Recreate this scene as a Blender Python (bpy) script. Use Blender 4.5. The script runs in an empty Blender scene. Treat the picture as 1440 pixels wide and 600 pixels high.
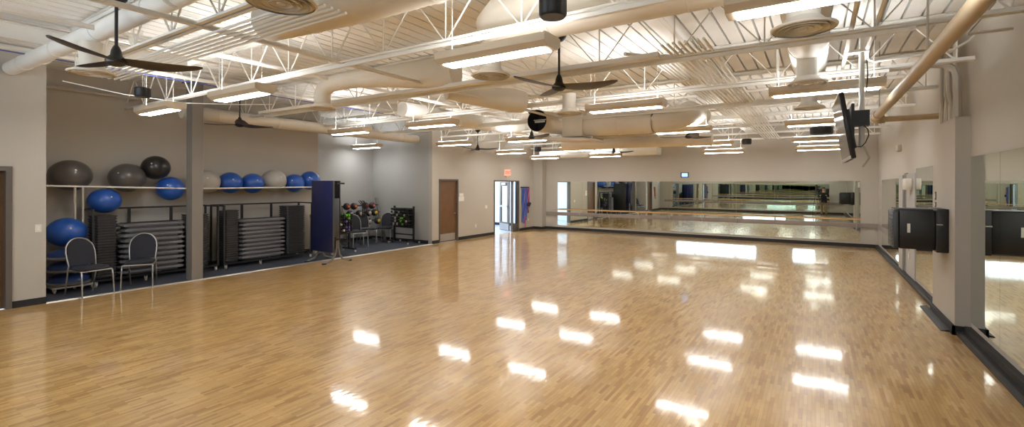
import bpy, math, random
from mathutils import Vector, Matrix, Euler
random.seed(7)
SC = bpy.context.scene
COL = SC.collection
PI = math.pi

# ------------------------------------------------------------------ materials
def newmat(name):
    m = bpy.data.materials.new(name); m.use_nodes = True
    nt = m.node_tree; b = nt.nodes['Principled BSDF']
    return m, nt, b
def mat(name, col, rough=0.5, metal=0.0, var=0.06, scale=6.0, bump=0.0, coat=0.0, bscale=None):
    m, nt, b = newmat(name)
    tc = nt.nodes.new('ShaderNodeTexCoord'); n = nt.nodes.new('ShaderNodeTexNoise')
    n.inputs['Scale'].default_value = scale; n.inputs['Detail'].default_value = 4
    nt.links.new(tc.outputs['Object'], n.inputs['Vector'])
    r = nt.nodes.new('ShaderNodeValToRGB')
    lo = [max(0, c*(1-var)) for c in col]; hi = [min(1, c*(1+var)) for c in col]
    r.color_ramp.elements[0].position = .3; r.color_ramp.elements[1].position = .7
    r.color_ramp.elements[0].color = (*lo, 1); r.color_ramp.elements[1].color = (*hi, 1)
    nt.links.new(n.outputs['Fac'], r.inputs['Fac']); nt.links.new(r.outputs['Color'], b.inputs['Base Color'])
    b.inputs['Roughness'].default_value = rough; b.inputs['Metallic'].default_value = metal
    b.inputs['Coat Weight'].default_value = coat
    if bump:
        n2 = nt.nodes.new('ShaderNodeTexNoise'); n2.inputs['Scale'].default_value = bscale or scale*20
        bp = nt.nodes.new('ShaderNodeBump'); bp.inputs['Strength'].default_value = bump; bp.inputs['Distance'].default_value = .002
        nt.links.new(tc.outputs['Object'], n2.inputs['Vector'])
        nt.links.new(n2.outputs['Fac'], bp.inputs['Height']); nt.links.new(bp.outputs['Normal'], b.inputs['Normal'])
    return m
def emit(name, col, strength):
    m, nt, b = newmat(name)
    b.inputs['Base Color'].default_value = (*col, 1)
    b.inputs['Emission Color'].default_value = (*col, 1); b.inputs['Emission Strength'].default_value = strength
    return m
def srgb(r, g, b):
    f = lambda c: (c/255/12.92) if c/255 <= .04045 else ((c/255+.055)/1.055)**2.4
    return (f(r), f(g), f(b))

M = {}
M['wall'] = mat('painted_wall', srgb(184, 179, 170), .75, var=.015, scale=1.5, bump=.15, bscale=250)
M['wallgrey'] = mat('painted_wall_cool', srgb(172, 172, 170), .75, var=.015, scale=1.5, bump=.15, bscale=250)
M['white'] = mat('white_paint', srgb(236, 235, 230), .55, var=.03, scale=3)
M['deck'] = mat('deck_paint', srgb(238, 237, 233), .6, var=.04, scale=1.2)
M['duct'] = mat('duct_paint', srgb(222, 216, 204), .5, var=.04, scale=2)
M['ductw'] = mat('duct_white', srgb(234, 233, 228), .5, var=.03, scale=2)
M['pipe'] = mat('pipe_beige', srgb(196, 178, 148), .45, var=.05, scale=5)
M['lamp'] = mat('lamp_housing_beige', srgb(206, 192, 170), .45, var=.02)
M['conduit'] = mat('conduit_grey', srgb(188, 182, 172), .45, var=.05, scale=5)
M['steel'] = mat('grey_enamel', srgb(128, 123, 117), .45, var=.03, scale=4)
M['frame'] = mat('door_frame_grey', srgb(98, 92, 86), .45, var=.03)
M['trimgrey'] = mat('grey_band', srgb(146, 138, 134), .6, var=.03)
M['base'] = mat('black_rubber_base', srgb(32, 31, 33), .6, var=.1, scale=10)
M['black'] = mat('black_plastic', srgb(30, 30, 32), .42, var=.15, scale=12)
M['blackmetal'] = mat('black_powdercoat', srgb(34, 34, 37), .38, var=.12, scale=12)
M['satin'] = mat('black_rack_satin', srgb(30, 29, 30), .5, var=.08, scale=12, bump=.1)
M['fan'] = mat('fan_blade_bronze', srgb(58, 48, 42), .4, var=.15, scale=9)
M['fabric'] = mat('charcoal_fabric', srgb(42, 42, 50), .9, var=.2, scale=150, bump=.5, bscale=400)
M['chrome'] = mat('brushed_silver', srgb(178, 176, 174), .28, metal=.9, var=.05)
M['brass'] = mat('nickel', srgb(205, 202, 195), .25, metal=.9)
M['steelplate'] = mat('kick_plate_steel', srgb(176, 172, 165), .35, metal=.6, var=.05)
M['step'] = mat('grey_step_plastic', srgb(104, 104, 108), .4, var=.06, scale=10)
M['steptop'] = mat('black_step_mat', srgb(48, 48, 51), .7, var=.1, scale=60, bump=.3)
M['riser'] = mat('black_riser_plastic', srgb(56, 56, 60), .35, var=.1, scale=10)
M['ballblue'] = mat('blue_vinyl', srgb(38, 88, 178), .3, var=.04, scale=4, coat=.2)
M['bosu'] = mat('dark_blue_vinyl', srgb(44, 70, 128), .35, var=.05, scale=4, coat=.2)
M['ballgrey'] = mat('dark_grey_vinyl', srgb(84, 80, 78), .3, var=.04, scale=4, coat=.2)
M['ballblack'] = mat('black_vinyl', srgb(38, 37, 38), .3, var=.04, scale=4, coat=.2)
M['ballsilver'] = mat('silver_vinyl', srgb(176, 172, 165), .3, var=.04, scale=4, coat=.2)
M['navy'] = mat('navy_laminate', srgb(34, 40, 86), .4, var=.08, scale=5)
M['charcoal'] = mat('charcoal_panel', srgb(66, 70, 74), .5, var=.05)
M['carpet'] = mat('carpet_navy', srgb(62, 66, 78), .95, var=.35, scale=120, bump=.6, bscale=300)
M['door'] = mat('brown_wood_door', srgb(112, 80, 52), .45, var=.1, scale=4)
M['paper'] = mat('paper_white', srgb(236, 234, 228), .8, var=.02)
M['plate'] = mat('ivory_plate', srgb(224, 220, 210), .45, var=.02)
M['oak'] = mat('barre_oak', srgb(206, 166, 112), .35, var=.08, scale=8)
M['green'] = mat('lime_vinyl', srgb(110, 190, 50), .45)
M['purple'] = mat('purple_vinyl', srgb(104, 84, 160), .45)
M['pink'] = mat('magenta_rubber', srgb(170, 50, 130), .5)
M['bluerub'] = mat('blue_rubber', srgb(54, 96, 176), .5)
M['red'] = mat('red_rubber', srgb(170, 40, 40), .5)
M['yellow'] = mat('yellow_rubber', srgb(214, 186, 60), .5)
M['cable'] = mat('blue_cable', srgb(70, 90, 170), .5)
M['hallfloor'] = mat('hall_floor_pale', srgb(170, 184, 208), .25, var=.06, scale=3)
M['hallwall'] = mat('hall_wall_pale', srgb(222, 226, 230), .7, var=.02)
M['skin'] = mat('skin', srgb(196, 150, 122), .5, var=.05, scale=10)
M['hair'] = mat('hair_brown', srgb(52, 38, 30), .7, var=.2, scale=60)
M['shirt'] = mat('black_cotton', srgb(34, 34, 38), .9, var=.1, scale=40, bump=.3)
M['khaki'] = mat('khaki_cotton', srgb(166, 142, 108), .9, var=.06, scale=40, bump=.3)
M['strip'] = emit('led_lens', (1, .995, .98), 17)
M['uplens'] = emit('led_uplens', (1, .995, .985), 13)
M['screen'] = emit('lit_display', srgb(130, 170, 225), 1.2)
M['exit'] = emit('lit_exit_face', srgb(235, 150, 130), .5)
M['exitred'] = emit('lit_exit_letters', srgb(205, 60, 50), .6)
M['sky'] = emit('daylight_pane', (.74, .87, 1.0), 3.0)
M['tvglass'] = mat('tv_glass', srgb(24, 25, 28), .08, var=.02)

def mk_mirror():
    m, nt, b = newmat('mirror_silvered')
    b.inputs['Base Color'].default_value = (.80, .86, .80, 1)
    b.inputs['Metallic'].default_value = 1; b.inputs['Roughness'].default_value = .0
    tc = nt.nodes.new('ShaderNodeTexCoord'); n = nt.nodes.new('ShaderNodeTexNoise'); n.inputs['Scale'].default_value = .55
    n.inputs['Detail'].default_value = 0
    bp = nt.nodes.new('ShaderNodeBump'); bp.inputs['Strength'].default_value = 1; bp.inputs['Distance'].default_value = .0012
    nt.links.new(tc.outputs['Object'], n.inputs['Vector']); nt.links.new(n.outputs['Fac'], bp.inputs['Height'])
    nt.links.new(bp.outputs['Normal'], b.inputs['Normal'])
    return m
M['mirror'] = mk_mirror()
def mk_glass():
    m, nt, b = newmat('clear_glass')
    b.inputs['Base Color'].default_value = (.9, .96, .97, 1); b.inputs['Roughness'].default_value = .02
    b.inputs['Transmission Weight'].default_value = 1; b.inputs['IOR'].default_value = 1.1
    return m
M['glass'] = mk_glass()
def mk_floor():
    m, nt, b = newmat('maple_floor'); L = nt.links.new
    tc = nt.nodes.new('ShaderNodeTexCoord'); mp = nt.nodes.new('ShaderNodeMapping')
    mp.inputs['Rotation'].default_value = (0, 0, PI/2)
    L(tc.outputs['Object'], mp.inputs['Vector'])
    def brick(w, h, off):
        br = nt.nodes.new('ShaderNodeTexBrick'); br.offset = .5 if off else .37; br.squash = 1
        br.inputs['Scale'].default_value = 1; br.inputs['Brick Width'].default_value = w; br.inputs['Row Height'].default_value = h
        br.inputs['Mortar Size'].default_value = .0007; br.inputs['Mortar Smooth'].default_value = .1
        br.inputs['Color1'].default_value = (0, 0, 0, 1); br.inputs['Color2'].default_value = (1, 1, 1, 1); br.inputs['Mortar'].default_value = (0, 0, 0, 1)
        L(mp.outputs['Vector'], br.inputs['Vector']); return br
    br = brick(.22, .031, True); blk = brick(.30, .32, True)
    rp = nt.nodes.new('ShaderNodeValToRGB'); cr = rp.color_ramp
    cr.elements[0].position = 0; cr.elements[0].color = (*srgb(176, 132, 72), 1)
    cr.elements[1].position = 1; cr.elements[1].color = (*srgb(218, 179, 117), 1)
    for p, c in ((.12, (190, 146, 83)), (.35, (202, 160, 96)), (.65, (210, 169, 105))):
        e = cr.elements.new(p); e.color = (*srgb(*c), 1)
    L(br.outputs['Color'], rp.inputs['Fac'])
    big = nt.nodes.new('ShaderNodeTexNoise'); big.inputs['Scale'].default_value = 3.2; big.inputs['Detail'].default_value = 3
    mp2 = nt.nodes.new('ShaderNodeMapping'); mp2.inputs['Scale'].default_value = (1, .25, 1)
    L(tc.outputs['Object'], mp2.inputs['Vector']); L(mp2.outputs['Vector'], big.inputs['Vector'])
    gr = nt.nodes.new('ShaderNodeTexNoise'); gr.inputs['Scale'].default_value = 60; gr.inputs['Detail'].default_value = 5
    mp3 = nt.nodes.new('ShaderNodeMapping'); mp3.inputs['Scale'].default_value = (1, .06, 1)
    L(tc.outputs['Object'], mp3.inputs['Vector']); L(mp3.outputs['Vector'], gr.inputs['Vector'])
    def mult(col, fac_node, lo, hi):
        mr = nt.nodes.new('ShaderNodeMapRange'); mr.inputs['From Min'].default_value = .3; mr.inputs['From Max'].default_value = .7
        mr.inputs['To Min'].default_value = lo; mr.inputs['To Max'].default_value = hi
        L(fac_node.outputs['Fac'], mr.inputs['Value'])
        mx = nt.nodes.new('ShaderNodeMix'); mx.data_type = 'RGBA'; mx.blend_type = 'MULTIPLY'; mx.inputs[0].default_value = 1
        L(col, mx.inputs[6]); L(mr.outputs['Result'], mx.inputs[7]); return mx.outputs[2]
    def multc(col, fac, lo, hi):
        mr = nt.nodes.new('ShaderNodeMapRange'); mr.inputs['To Min'].default_value = lo; mr.inputs['To Max'].default_value = hi
        L(fac, mr.inputs['Value'])
        mx = nt.nodes.new('ShaderNodeMix'); mx.data_type = 'RGBA'; mx.blend_type = 'MULTIPLY'; mx.inputs[0].default_value = 1
        L(col, mx.inputs[6]); L(mr.outputs['Result'], mx.inputs[7]); return mx.outputs[2]
    c = mult(rp.outputs['Color'], big, .92, 1.06)
    c = multc(c, blk.outputs['Color'], .93, 1.05); c = mult(c, gr, .92, 1.05)
    mx = nt.nodes.new('ShaderNodeMix'); mx.data_type = 'RGBA'; mx.inputs[7].default_value = (*srgb(150, 108, 62), 1)
    L(br.outputs['Fac'], mx.inputs[0]); L(c, mx.inputs[6]); L(mx.outputs[2], b.inputs['Base Color'])
    b.inputs['Roughness'].default_value = .34
    b.inputs['Coat Weight'].default_value = 1; b.inputs['Coat Roughness'].default_value = .075; b.inputs['Coat IOR'].default_value = 1.5
    w = nt.nodes.new('ShaderNodeTexNoise'); w.inputs['Scale'].default_value = 9; w.inputs['Detail'].default_value = 2
    mp4 = nt.nodes.new('ShaderNodeMapping'); mp4.inputs['Scale'].default_value = (1.6, .45, 1)
    L(tc.outputs['Object'], mp4.inputs['Vector']); L(mp4.outputs['Vector'], w.inputs['Vector'])
    bp = nt.nodes.new('ShaderNodeBump'); bp.inputs['Strength'].default_value = .45; bp.inputs['Distance'].default_value = .002
    L(w.outputs['Fac'], bp.inputs['Height'])
    bp2 = nt.nodes.new('ShaderNodeBump'); bp2.inputs['Strength'].default_value = .3; bp2.inputs['Distance'].default_value = .0006
    L(br.outputs['Color'], bp2.inputs['Height']); L(bp.outputs['Normal'], bp2.inputs['Normal'])
    L(bp2.outputs['Normal'], b.inputs['Normal']); L(bp2.outputs['Normal'], b.inputs['Coat Normal'])
    return m
M['floor'] = mk_floor()

# ------------------------------------------------------------------ mesh builder
class MB:
    def __init__(s): s.v = []; s.f = []
    def add(s, vs, fs):
        o = len(s.v); s.v += [tuple(v) for v in vs]; s.f += [tuple(i+o for i in f) for f in fs]; return s
    def box(s, x0, x1, y0, y1, z0, z1, bev=0):
        if bev: return s.bbox(x0, x1, y0, y1, z0, z1, bev)
        vs = [(x, y, z) for z in (z0, z1) for y in (y0, y1) for x in (x0, x1)]
        return s.add(vs, [(0, 2, 3, 1), (4, 5, 7, 6), (0, 1, 5, 4), (2, 6, 7, 3), (0, 4, 6, 2), (1, 3, 7, 5)])
    def bbox(s, x0, x1, y0, y1, z0, z1, b):           # box with chamfered vertical edges and top/bottom rims
        def ring(z, i):
            a, c, d, e = x0+i, x1-i, y0+i, y1-i
            return [(a+b, d, z), (c-b, d, z), (c, d+b, z), (c, e-b, z), (c-b, e, z), (a+b, e, z), (a, e-b, z), (a, d+b, z)]
        vs = ring(z0, b*.6)+ring(z0+b, 0)+ring(z1-b, 0)+ring(z1, b*.6)
        fs = [tuple(range(7, -1, -1)), tuple(range(24, 32))]
        for k in range(3):
            for i in range(8): fs.append((k*8+i, k*8+(i+1) % 8, k*8+8+(i+1) % 8, k*8+8+i))
        return s.add(vs, fs)
    def loft(s, rings, cap=True, closed=True):
        n = len(rings[0]); vs = [p for r in rings for p in r]; fs = []
        for k in range(len(rings)-1):
            for i in range(n if closed else n-1):
                j = (i+1) % n; fs.append((k*n+i, k*n+j, k*n+n+j, k*n+n+i))
        if cap: fs += [tuple(range(n-1, -1, -1)), tuple(range((len(rings)-1)*n, len(rings)*n))]
        return s.add(vs, fs)
    def tube(s, pts, r, n=10, cap=True):
        P = [Vector(p) for p in pts]; R = r if isinstance(r, (list, tuple)) else [r]*len(P); rings = []; up = None
        for i, p in enumerate(P):
            t = (P[min(i+1, len(P)-1)]-P[max(i-1, 0)])
            if t.length < 1e-9: t = Vector((0, 0, 1))
            t.normalize()
            if up is None: up = t.orthogonal().normalized()
            else: up = (up-t*up.dot(t)); up = up.normalized() if up.length > 1e-6 else t.orthogonal().normalized()
            w = t.cross(up)
            rings.append([tuple(p+R[i]*(math.cos(a)*up+math.sin(a)*w)) for a in [2*PI*k/n for k in range(n)]])
        return s.loft(rings, cap)
    def lathe(s, prof, c=(0, 0, 0), n=24, axis='z', cap=True):
        rings = []
        for r, h in prof:
            ring = []
            for k in range(n):
                a = 2*PI*k/n; x, y = r*math.cos(a), r*math.sin(a)
                p = (x, y, h) if axis == 'z' else ((h, x, y) if axis == 'x' else (y, h, x))
                ring.append((p[0]+c[0], p[1]+c[1], p[2]+c[2]))
            rings.append(ring)
        return s.loft(rings, cap)
    def sphere(s, c, r, n=28, m=16, sq=1.0):
        prof = [(max(1e-4, r*math.sin(PI*k/m)), -sq*r*math.cos(PI*k/m)) for k in range(m+1)]
        return s.lathe(prof, c, n)
    def bar(s, p0, p1, w, h, up=(0, 0, 1)):
        p0 = Vector(p0); p1 = Vector(p1); t = (p1-p0).normalized(); up = Vector(up)
        if abs(t.dot(up)) > .98: up = Vector((1, 0, 0))
        sd = t.cross(up).normalized(); u = sd.cross(t).normalized()
        q = [(-1, -1), (1, -1), (1, 1), (-1, 1)]
        return s.loft([[tuple(p+sd*a*w/2+u*b*h/2) for a, b in q] for p in (p0, p1)])
    def prism(s, poly, axis, a0, a1):                # poly of 2D points extruded along axis
        def P(p, a):
            return {'x': (a, p[0], p[1]), 'y': (p[0], a, p[1]), 'z': (p[0], p[1], a)}[axis]
        return s.loft([[P(p, a0) for p in poly], [P(p, a1) for p in poly]])
    def xf(s, mtx):
        s.v = [tuple(mtx @ Vector(v)) for v in s.v]; return s
    def mesh(s, name, m, off=(0, 0, 0), smooth=True):
        me = bpy.data.meshes.new(name)
        me.from_pydata([(v[0]-off[0], v[1]-off[1], v[2]-off[2]) for v in s.v], [], s.f)
        me.materials.append(m); me.validate()
        import bmesh
        bm = bmesh.new(); bm.from_mesh(me); bmesh.ops.recalc_face_normals(bm, faces=bm.faces); bm.to_mesh(me); bm.free()
        if smooth:
            me.polygons.foreach_set('use_smooth', [True]*len(me.polygons)); me.set_sharp_from_angle(angle=math.radians(38))
        return me

def props(o, label=None, cat=None, group=None, kind=None):
    if label: o['label'] = label
    if cat: o['category'] = cat
    if group: o['group'] = group
    if kind: o['kind'] = kind
    return o
def thing(name, label, cat, loc=(0, 0, 0), rz=0, group=None):
    o = bpy.data.objects.new(name, None); o.empty_display_size = .1; COL.objects.link(o)
    o.location = loc; o.rotation_euler = (0, 0, rz)
    return props(o, label, cat, group)
def part(name, mb, m, parent, world=False, label=None, kind=None, smooth=True):
    off = (0, 0, 0)
    if world:
        off = tuple(parent.location)
        if parent.parent: off = tuple(Vector(off)+parent.parent.location)
    o = bpy.data.objects.new(name, mb.mesh(name, m, off, smooth)); COL.objects.link(o); o.parent = parent
    return props(o, label, kind=kind)
def solo(name, mb, m, label, cat, group=None, kind=None, smooth=True):
    xs, ys, zs = zip(*mb.v); off = ((min(xs)+max(xs))/2, (min(ys)+max(ys))/2, min(zs))
    o = bpy.data.objects.new(name, mb.mesh(name, m, off, smooth)); COL.objects.link(o); o.location = off
    return props(o, label, cat, group, kind)
def struct(name, mb, m, label=None, smooth=False):
    o = bpy.data.objects.new(name, mb.mesh(name, m, (0, 0, 0), smooth)); COL.objects.link(o)
    return props(o, label, kind='structure')
def dup(root, loc=None, rz=None, label=None, group=None, parent=None):
    r = root.copy(); COL.objects.link(r)
    if parent is not None: r.parent = parent
    if loc is not None: r.location = loc
    if rz is not None: r.rotation_euler = (0, 0, rz)
    if label: r['label'] = label
    if group: r['group'] = group
    for ch in list(root.children): dup(ch, parent=r)
    return r

ZC = 4.02          # deck height
XL, XR, YB, YR = -10.3, 1.58, 18.08, -1.5
XA, XB = -11.88, -13.08            # backs of the two alcove bays
YA0, YA1, YE = 2.33, 8.32, 11.32

# ------------------------------------------------------------------ room shell
struct('floor', MB().box(XL-.02, 1.72, YR, YB+.1, -.1, 0), M['floor'], 'glossy strip maple floor')
c = struct('floor_carpet', MB().box(XB, XL-.021, YA0-.1, YE, -.1, .004), M['carpet'], 'dark carpet floor of the storage alcove'); c.name = 'floor.001'
struct('trim_1', MB().prism([(XL-.05, .0), (XL-.04, .014), (XL+.02, .014), (XL+.03, .0)], 'y', YA0, YE), M['steelplate'], 'pale metal strip where carpet meets maple')
# deck ceiling: wide flats with narrow slots, running away from the camera
def deck():
    m = MB(); x = XB-.2; pts = []
    while x < 1.9:
        pts += [(x, ZC), (x+.172, ZC), (x+.174, ZC+.09), (x+.198, ZC+.09)]; x += .2
    vs = []; fs = []
    for i, (px, pz) in enumerate(pts):
        vs += [(px, YR-.1, pz), (px, YB+.15, pz)]
        if i: fs.append((2*i-2, 2*i-1, 2*i+1, 2*i))
    m.add(vs, fs)
    m.box(XB-.3, 2.0, YR-.2, YB+.2, ZC+.1, ZC+.15)
    return m
struct('ceiling', deck(), M['deck'], 'white corrugated roof deck')
# left wall
wl = MB().box(XL-.3, XL, 1.90, YA0, 0, ZC+.05).box(XL-.3, XL, YR, .92, 0, ZC+.05).box(XL-.3, XL, .92, 1.90, 2.16, ZC+.05)
wl.box(XL-.15, XL, YE, 11.68, 0, ZC+.05).box(XL-.15, XL, 11.68, 12.58, 2.04, ZC+.05).box(XL-.15, XL, 12.58, 14.80, 0, ZC+.05)
wl.box(XL-.15, XL, 14.80, 16.52, 2.03, ZC+.05).box(XL-.15, XL, 16.52, YB+.15, 0, ZC+.05)
wl.box(XL, -9.86, 17.74, YB+.1, 0, ZC+.05)
struct('wall_left', wl, M['wall'])
wa = MB().box(XA-.15, XA, YA0-.2, YA1, 0, ZC+.05).box(XA-.15, XL-.3, YA0-.2, YA0, 0, ZC+.05)
o = struct('wall_alcove', wa, M['wall'], 'beige back wall of the ball storage bay')
wb = MB().box(XB-.15, XB, YA1-.15, YE+.15, 0, ZC+.05).box(XB-.15, XA-.15, YA1-.15, YA1, 0, ZC+.05).box(XB-.15, XL-.15, YE, YE+.15, 0, ZC+.05)
o = struct('wall_alcove', wb, M['wallgrey'], 'cool grey walls of the deeper alcove bay')
struct('wall_back', MB().box(XL-.2, 1.8, YB, YB+.15, 0, ZC+.05), M['wall'])
wr = MB().box(XR, XR+.2, 9.5, YB+.1, 0, ZC+.05).box(1.64, 1.64+.2, YR, 9.5, 0, ZC+.05)
struct('wall_right', wr, M['wall'])
struct('wall_right', MB().box(1.49, 1.66, 8.15, 9.52, 0, 2.78), M['wall'], 'boxed wall pillar carrying the conduits')
# rear wall with clerestory windows
wins = [(-9.1, -3.6), (-1.35, -.05)]
wz0, wz1 = 2.2, 3.35
rw = MB().box(XL-.2, 1.9, YR-.2, YR, 0, wz0).box(XL-.2, 1.9, YR-.2, YR, wz1, ZC+.05)
for a, b in ((XL-.2, -9.1), (-3.6, -1.35), (-.05, 1.9)): rw.box(a, b, YR-.2, YR, wz0, wz1)
struct('wall_rear', rw, M['wall'])
for i, (a, b) in enumerate(wins):
    w = bpy.data.objects.new('window_%d' % (i+1), None); COL.objects.link(w); w['kind'] = 'structure'
    fr = MB(); n = 4 if i == 0 else 1
    fr.box(a, b, YR-.12, YR-.04, wz0, wz0+.05).box(a, b, YR-.12, YR-.04, wz1-.05, wz1)
    for k in range(n+1):
        x = a+(b-a)*k/n; fr.box(max(a, x-.03), min(b, x+.03), YR-.12, YR-.04, wz0+.05, wz1-.05)
    part('window_frame', fr, M['frame'], w)
    part('window_pane', MB().box(a+.03, b-.03, YR-.10, YR-.08, wz0+.05, wz1-.05), M['sky'], w, label='bright daylight pane')
# baseboards
def base(name, *boxes):
    m = MB()
    for b in boxes: m.box(*b)
    return struct(name, m, M['base'])
h = .105
base('baseboard_left', (XL, XL+.015, 1.95, YA0+.0, 0, h), (XL, XL+.015, YE, 11.64, 0, h), (XL, XL+.015, 12.64, 14.76, 0, h), (XL, XL+.015, 16.58, 17.74, 0, h), (XL, -9.845, 17.725, 17.74, 0, h), (-9.86, -9.845, 17.74, YB, 0, h), (XL, XL+.015, YR, .86, 0, h))
base('baseboard_back', (-9.845, XR-.06, YB-.018, YB, 0, h))
m = MB().prism([(XR, 0), (XR-.07, 0), (XR-.07, .05), (XR-.055, .06), (XR-.055, h), (XR, h)], 'y', 9.52, YB)
m.prism([(1.64, 0), (1.50, 0), (1.50, .045), (1.53, .055), (1.575, .055), (1.575, h+.02), (1.64, h+.02)], 'y', YR, 8.13)
m.box(1.46, 1.49, 8.12, 9.52, 0, h+.01).box(1.46, 1.64, 8.12, 8.15, 0, h+.01)
struct('baseboard_right', m, M['base'])
base('baseboard_rear', (XL+.015, 1.5, YR, YR+.015, 0, h))
base('baseboard_alcove', (XA, XA+.012, YA0, YA1, .004, h), (XB, XB+.012, YA1, YE, .004, h), (XB+.012, XL-.16, YE-.012, YE, .004, h))
# grey band trims along the mirrors
struct('trim_2', MB().box(-9.84, XR-.02, YB-.05, YB-.005, .60, .74).box(XR-.025, XR, 12.2, YB-.05, .60, .74), M['trimgrey'], 'grey band along the mirrored wall')
struct('trim_3', MB().box(-10.0, 1.5, YR+.005, YR+.045, .62, .76), M['trimgrey'], 'grey band on the wall behind the camera')
solo('floor_plate', MB().prism([(1.37, 0), (1.46, 0), (1.46, .03), (1.38, .012)], 'y', 8.25, 9.75), M['base'], 'black sloping threshold strip on the floor at the foot of the right wall pillar', 'floor plate')

# ------------------------------------------------------------------ mirrors
def mirror_run(label, axis, a0, a1, fixed, z0, z1, n, sign):
    if axis == 'x': t = thing('wall_mirror', label, 'mirror', ((a0+a1)/2, fixed, z0))
    else: t = thing('wall_mirror', label, 'mirror', (fixed, (a0+a1)/2, z0))
    w = (a1-a0)/n
    for k in range(n):
        p, q = a0+k*w+.002, a0+(k+1)*w-.002
        d = sign*.008
        if axis == 'x': m = MB().box(p, q, min(fixed, fixed+d), max(fixed, fixed+d), z0, z1)
        else: m = MB().box(min(fixed, fixed+d), max(fixed, fixed+d), p, q, z0, z1)
        o = part('mirror_panel', m, M['mirror'], t, True, smooth=False)
    return t
mirror_run('long wall mirror of butted panels behind the wooden barre on the far wall', 'x', -9.29, 1.14, YB-.002, .18, 2.035, 9, -1)
mirror_run('tall wall mirror on the right wall nearest the camera', 'y', -.9, 8.11, 1.638, .19, 2.26, 8, -1)
mirror_run('narrow looking right wall mirror farthest away by the corner', 'y', 13.58, 17.05, XR-.002, .17, 2.06, 3, -1)
mirror_run('wall mirror between the boxed pillar and the narrow recess on the right wall', 'y', 9.56, 11.56, XR-.002, .17, 2.22, 2, -1)
mirror_run('long wall mirror behind the camera under the high windows', 'x', -9.4, .73, YR+.003, .18, 2.03, 9, 1)

def barre(label, x0, x1, y, yw, posts):
    t = thing('ballet_barre', label, 'barre', ((x0+x1)/2, y, .86))
    part('handrail', MB().tube([(x0, y, .865), (x1, y, .865)], .021, 14), M['oak'], t, True)
    for x in posts:
        part('bracket', MB().tube([(x, yw, .70), (x, y+(yw-y)*.25, .72), (x, y, .79), (x, y, .845)], .010, 8).tube([(x, yw, .70), (x, yw, .55)], .008, 6), M['chrome'], t, True)
barre('pale wooden ballet barre on metal brackets in front of the far mirror', -9.33, 1.14, 17.86, YB-.052, (-8.24, -6.98, -5.74, -4.6, -3.46, -2.32, -1.16, -.02, 1.05))
barre('pale wooden ballet barre on the wall behind the camera', -9.6, .9, YR+.22, YR+.05, (-9, -7.5, -6, -4.5, -3, -1.5, 0, .8))

# ------------------------------------------------------------------ doors
def handle(root, x, y, z, d):
    part('door_handle', MB().tube([(x, y, z), (x+.05, y, z), (x+.055, y-d*.03, z), (x+.055, y-d*.12, z)], .010, 8).lathe([(.028, 0), (.028, .01)], (x, y, z), 12, 'x'), M['brass'], root, label='nickel lever handle')
def door_frame(mb, x0, x1, y0, y1, zt, w=.05):
    mb.box(x0, x1, y0, y0+w, 0, zt); mb.box(x0, x1, y1-w, y1, 0, zt); mb.box(x0, x1, y0+w, y1-w, zt-w, zt); return mb
d = bpy.data.objects.new('door_1', None); COL.objects.link(d); props(d, 'brown wooden door with steel kick plate', kind='structure')
part('door_frame', door_frame(MB(), XL-.152, XL+.02, 11.64, 12.62, 2.08), M['frame'], d)
part('door_leaf', MB().box(XL-.09, XL-.045, 11.69, 12.57, 0, 2.03), M['door'], d)
part('kick_plate', MB().box(XL-.046, XL-.042, 11.75, 12.51, .04, .27), M['steelplate'], d)
handle(d, XL-.045, 12.50, .93, 1)
d = bpy.data.objects.new('door_2', None); COL.objects.link(d); props(d, 'grey framed exit door standing open to a bright hall', kind='structure')
part('door_frame', door_frame(MB(), XL-.152, XL+.02, 14.76, 16.56, 2.07).box(XL-.12, XL-.03, 16.12, 16.18, 0, 2.02), M['frame'], d)
# sidelight
part('sidelight', MB().box(XL-.08, XL-.07, 16.18, 16.51, .3, 2.02), M['glass'], d)
part('sidelight_panel', MB().box(XL-.1, XL-.05, 16.18, 16.51, 0, .3), M['frame'], d)
# leaf open into hall, hinged at y=16.12
lf = MB(); x0, x1 = XL-1.06, XL-.16; y0, y1 = 16.06, 16.105
lf.box(x0, x0+.17, y0, y1, .02, 2.02).box(x1-.17, x1, y0, y1, .02, 2.02).box(x0+.17, x1-.17, y0, y1, 1.85, 2.02).box(x0+.17, x1-.17, y0, y1, .02, .36)
lf.xf(Matrix.Translation((XL-.15, 16.1, 0)) @ Matrix.Rotation(math.radians(-31), 4, 'Z') @ Matrix.Translation((-(XL-.15), -16.1, 0)))
leaf = part('door_leaf', lf, M['frame'], d, label='grey glazed door leaf swung into the hall')
T9 = Matrix.Translation((XL-.15, 16.1, 0)) @ Matrix.Rotation(math.radians(-31), 4, 'Z') @ Matrix.Translation((-(XL-.15), -16.1, 0))
part('glass_pane', MB().box(x0+.17, x1-.17, y0+.018, y1-.018, .36, 1.85).xf(T9), M['glass'], leaf)
part('push_bar', MB().box(x0+.06, x1-.06, y0-.06, y0-.02, .98, 1.05).box(x0+.08, x0+.12, y0-.02, y0, .98, 1.05).box(x1-.12, x1-.08, y0-.02, y0, .98, 1.05).xf(T9), M['brass'], leaf)
part('kick_plate', MB().box(x0+.02, x1-.02, y0-.006, y0, .04, .30).xf(T9), M['steelplate'], leaf)
part('door_closer', MB().box(x0+.35, x1-.2, y0-.07, y0, 1.90, 1.97).xf(T9), M['brass'], leaf)
d = bpy.data.objects.new('door_3', None); COL.objects.link(d); props(d, 'door in the left wall just beside the camera', kind='structure')
part('door_frame', door_frame(MB(), XL-.302, XL+.025, .86, 1.95, 2.16, .07), M['frame'], d)
part('door_leaf', MB().box(XL-.16, XL-.11, .93, 1.88, 0, 2.09), M['door'], d)
handle(d, XL-.11, 1.0, .95, -1)
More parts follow.
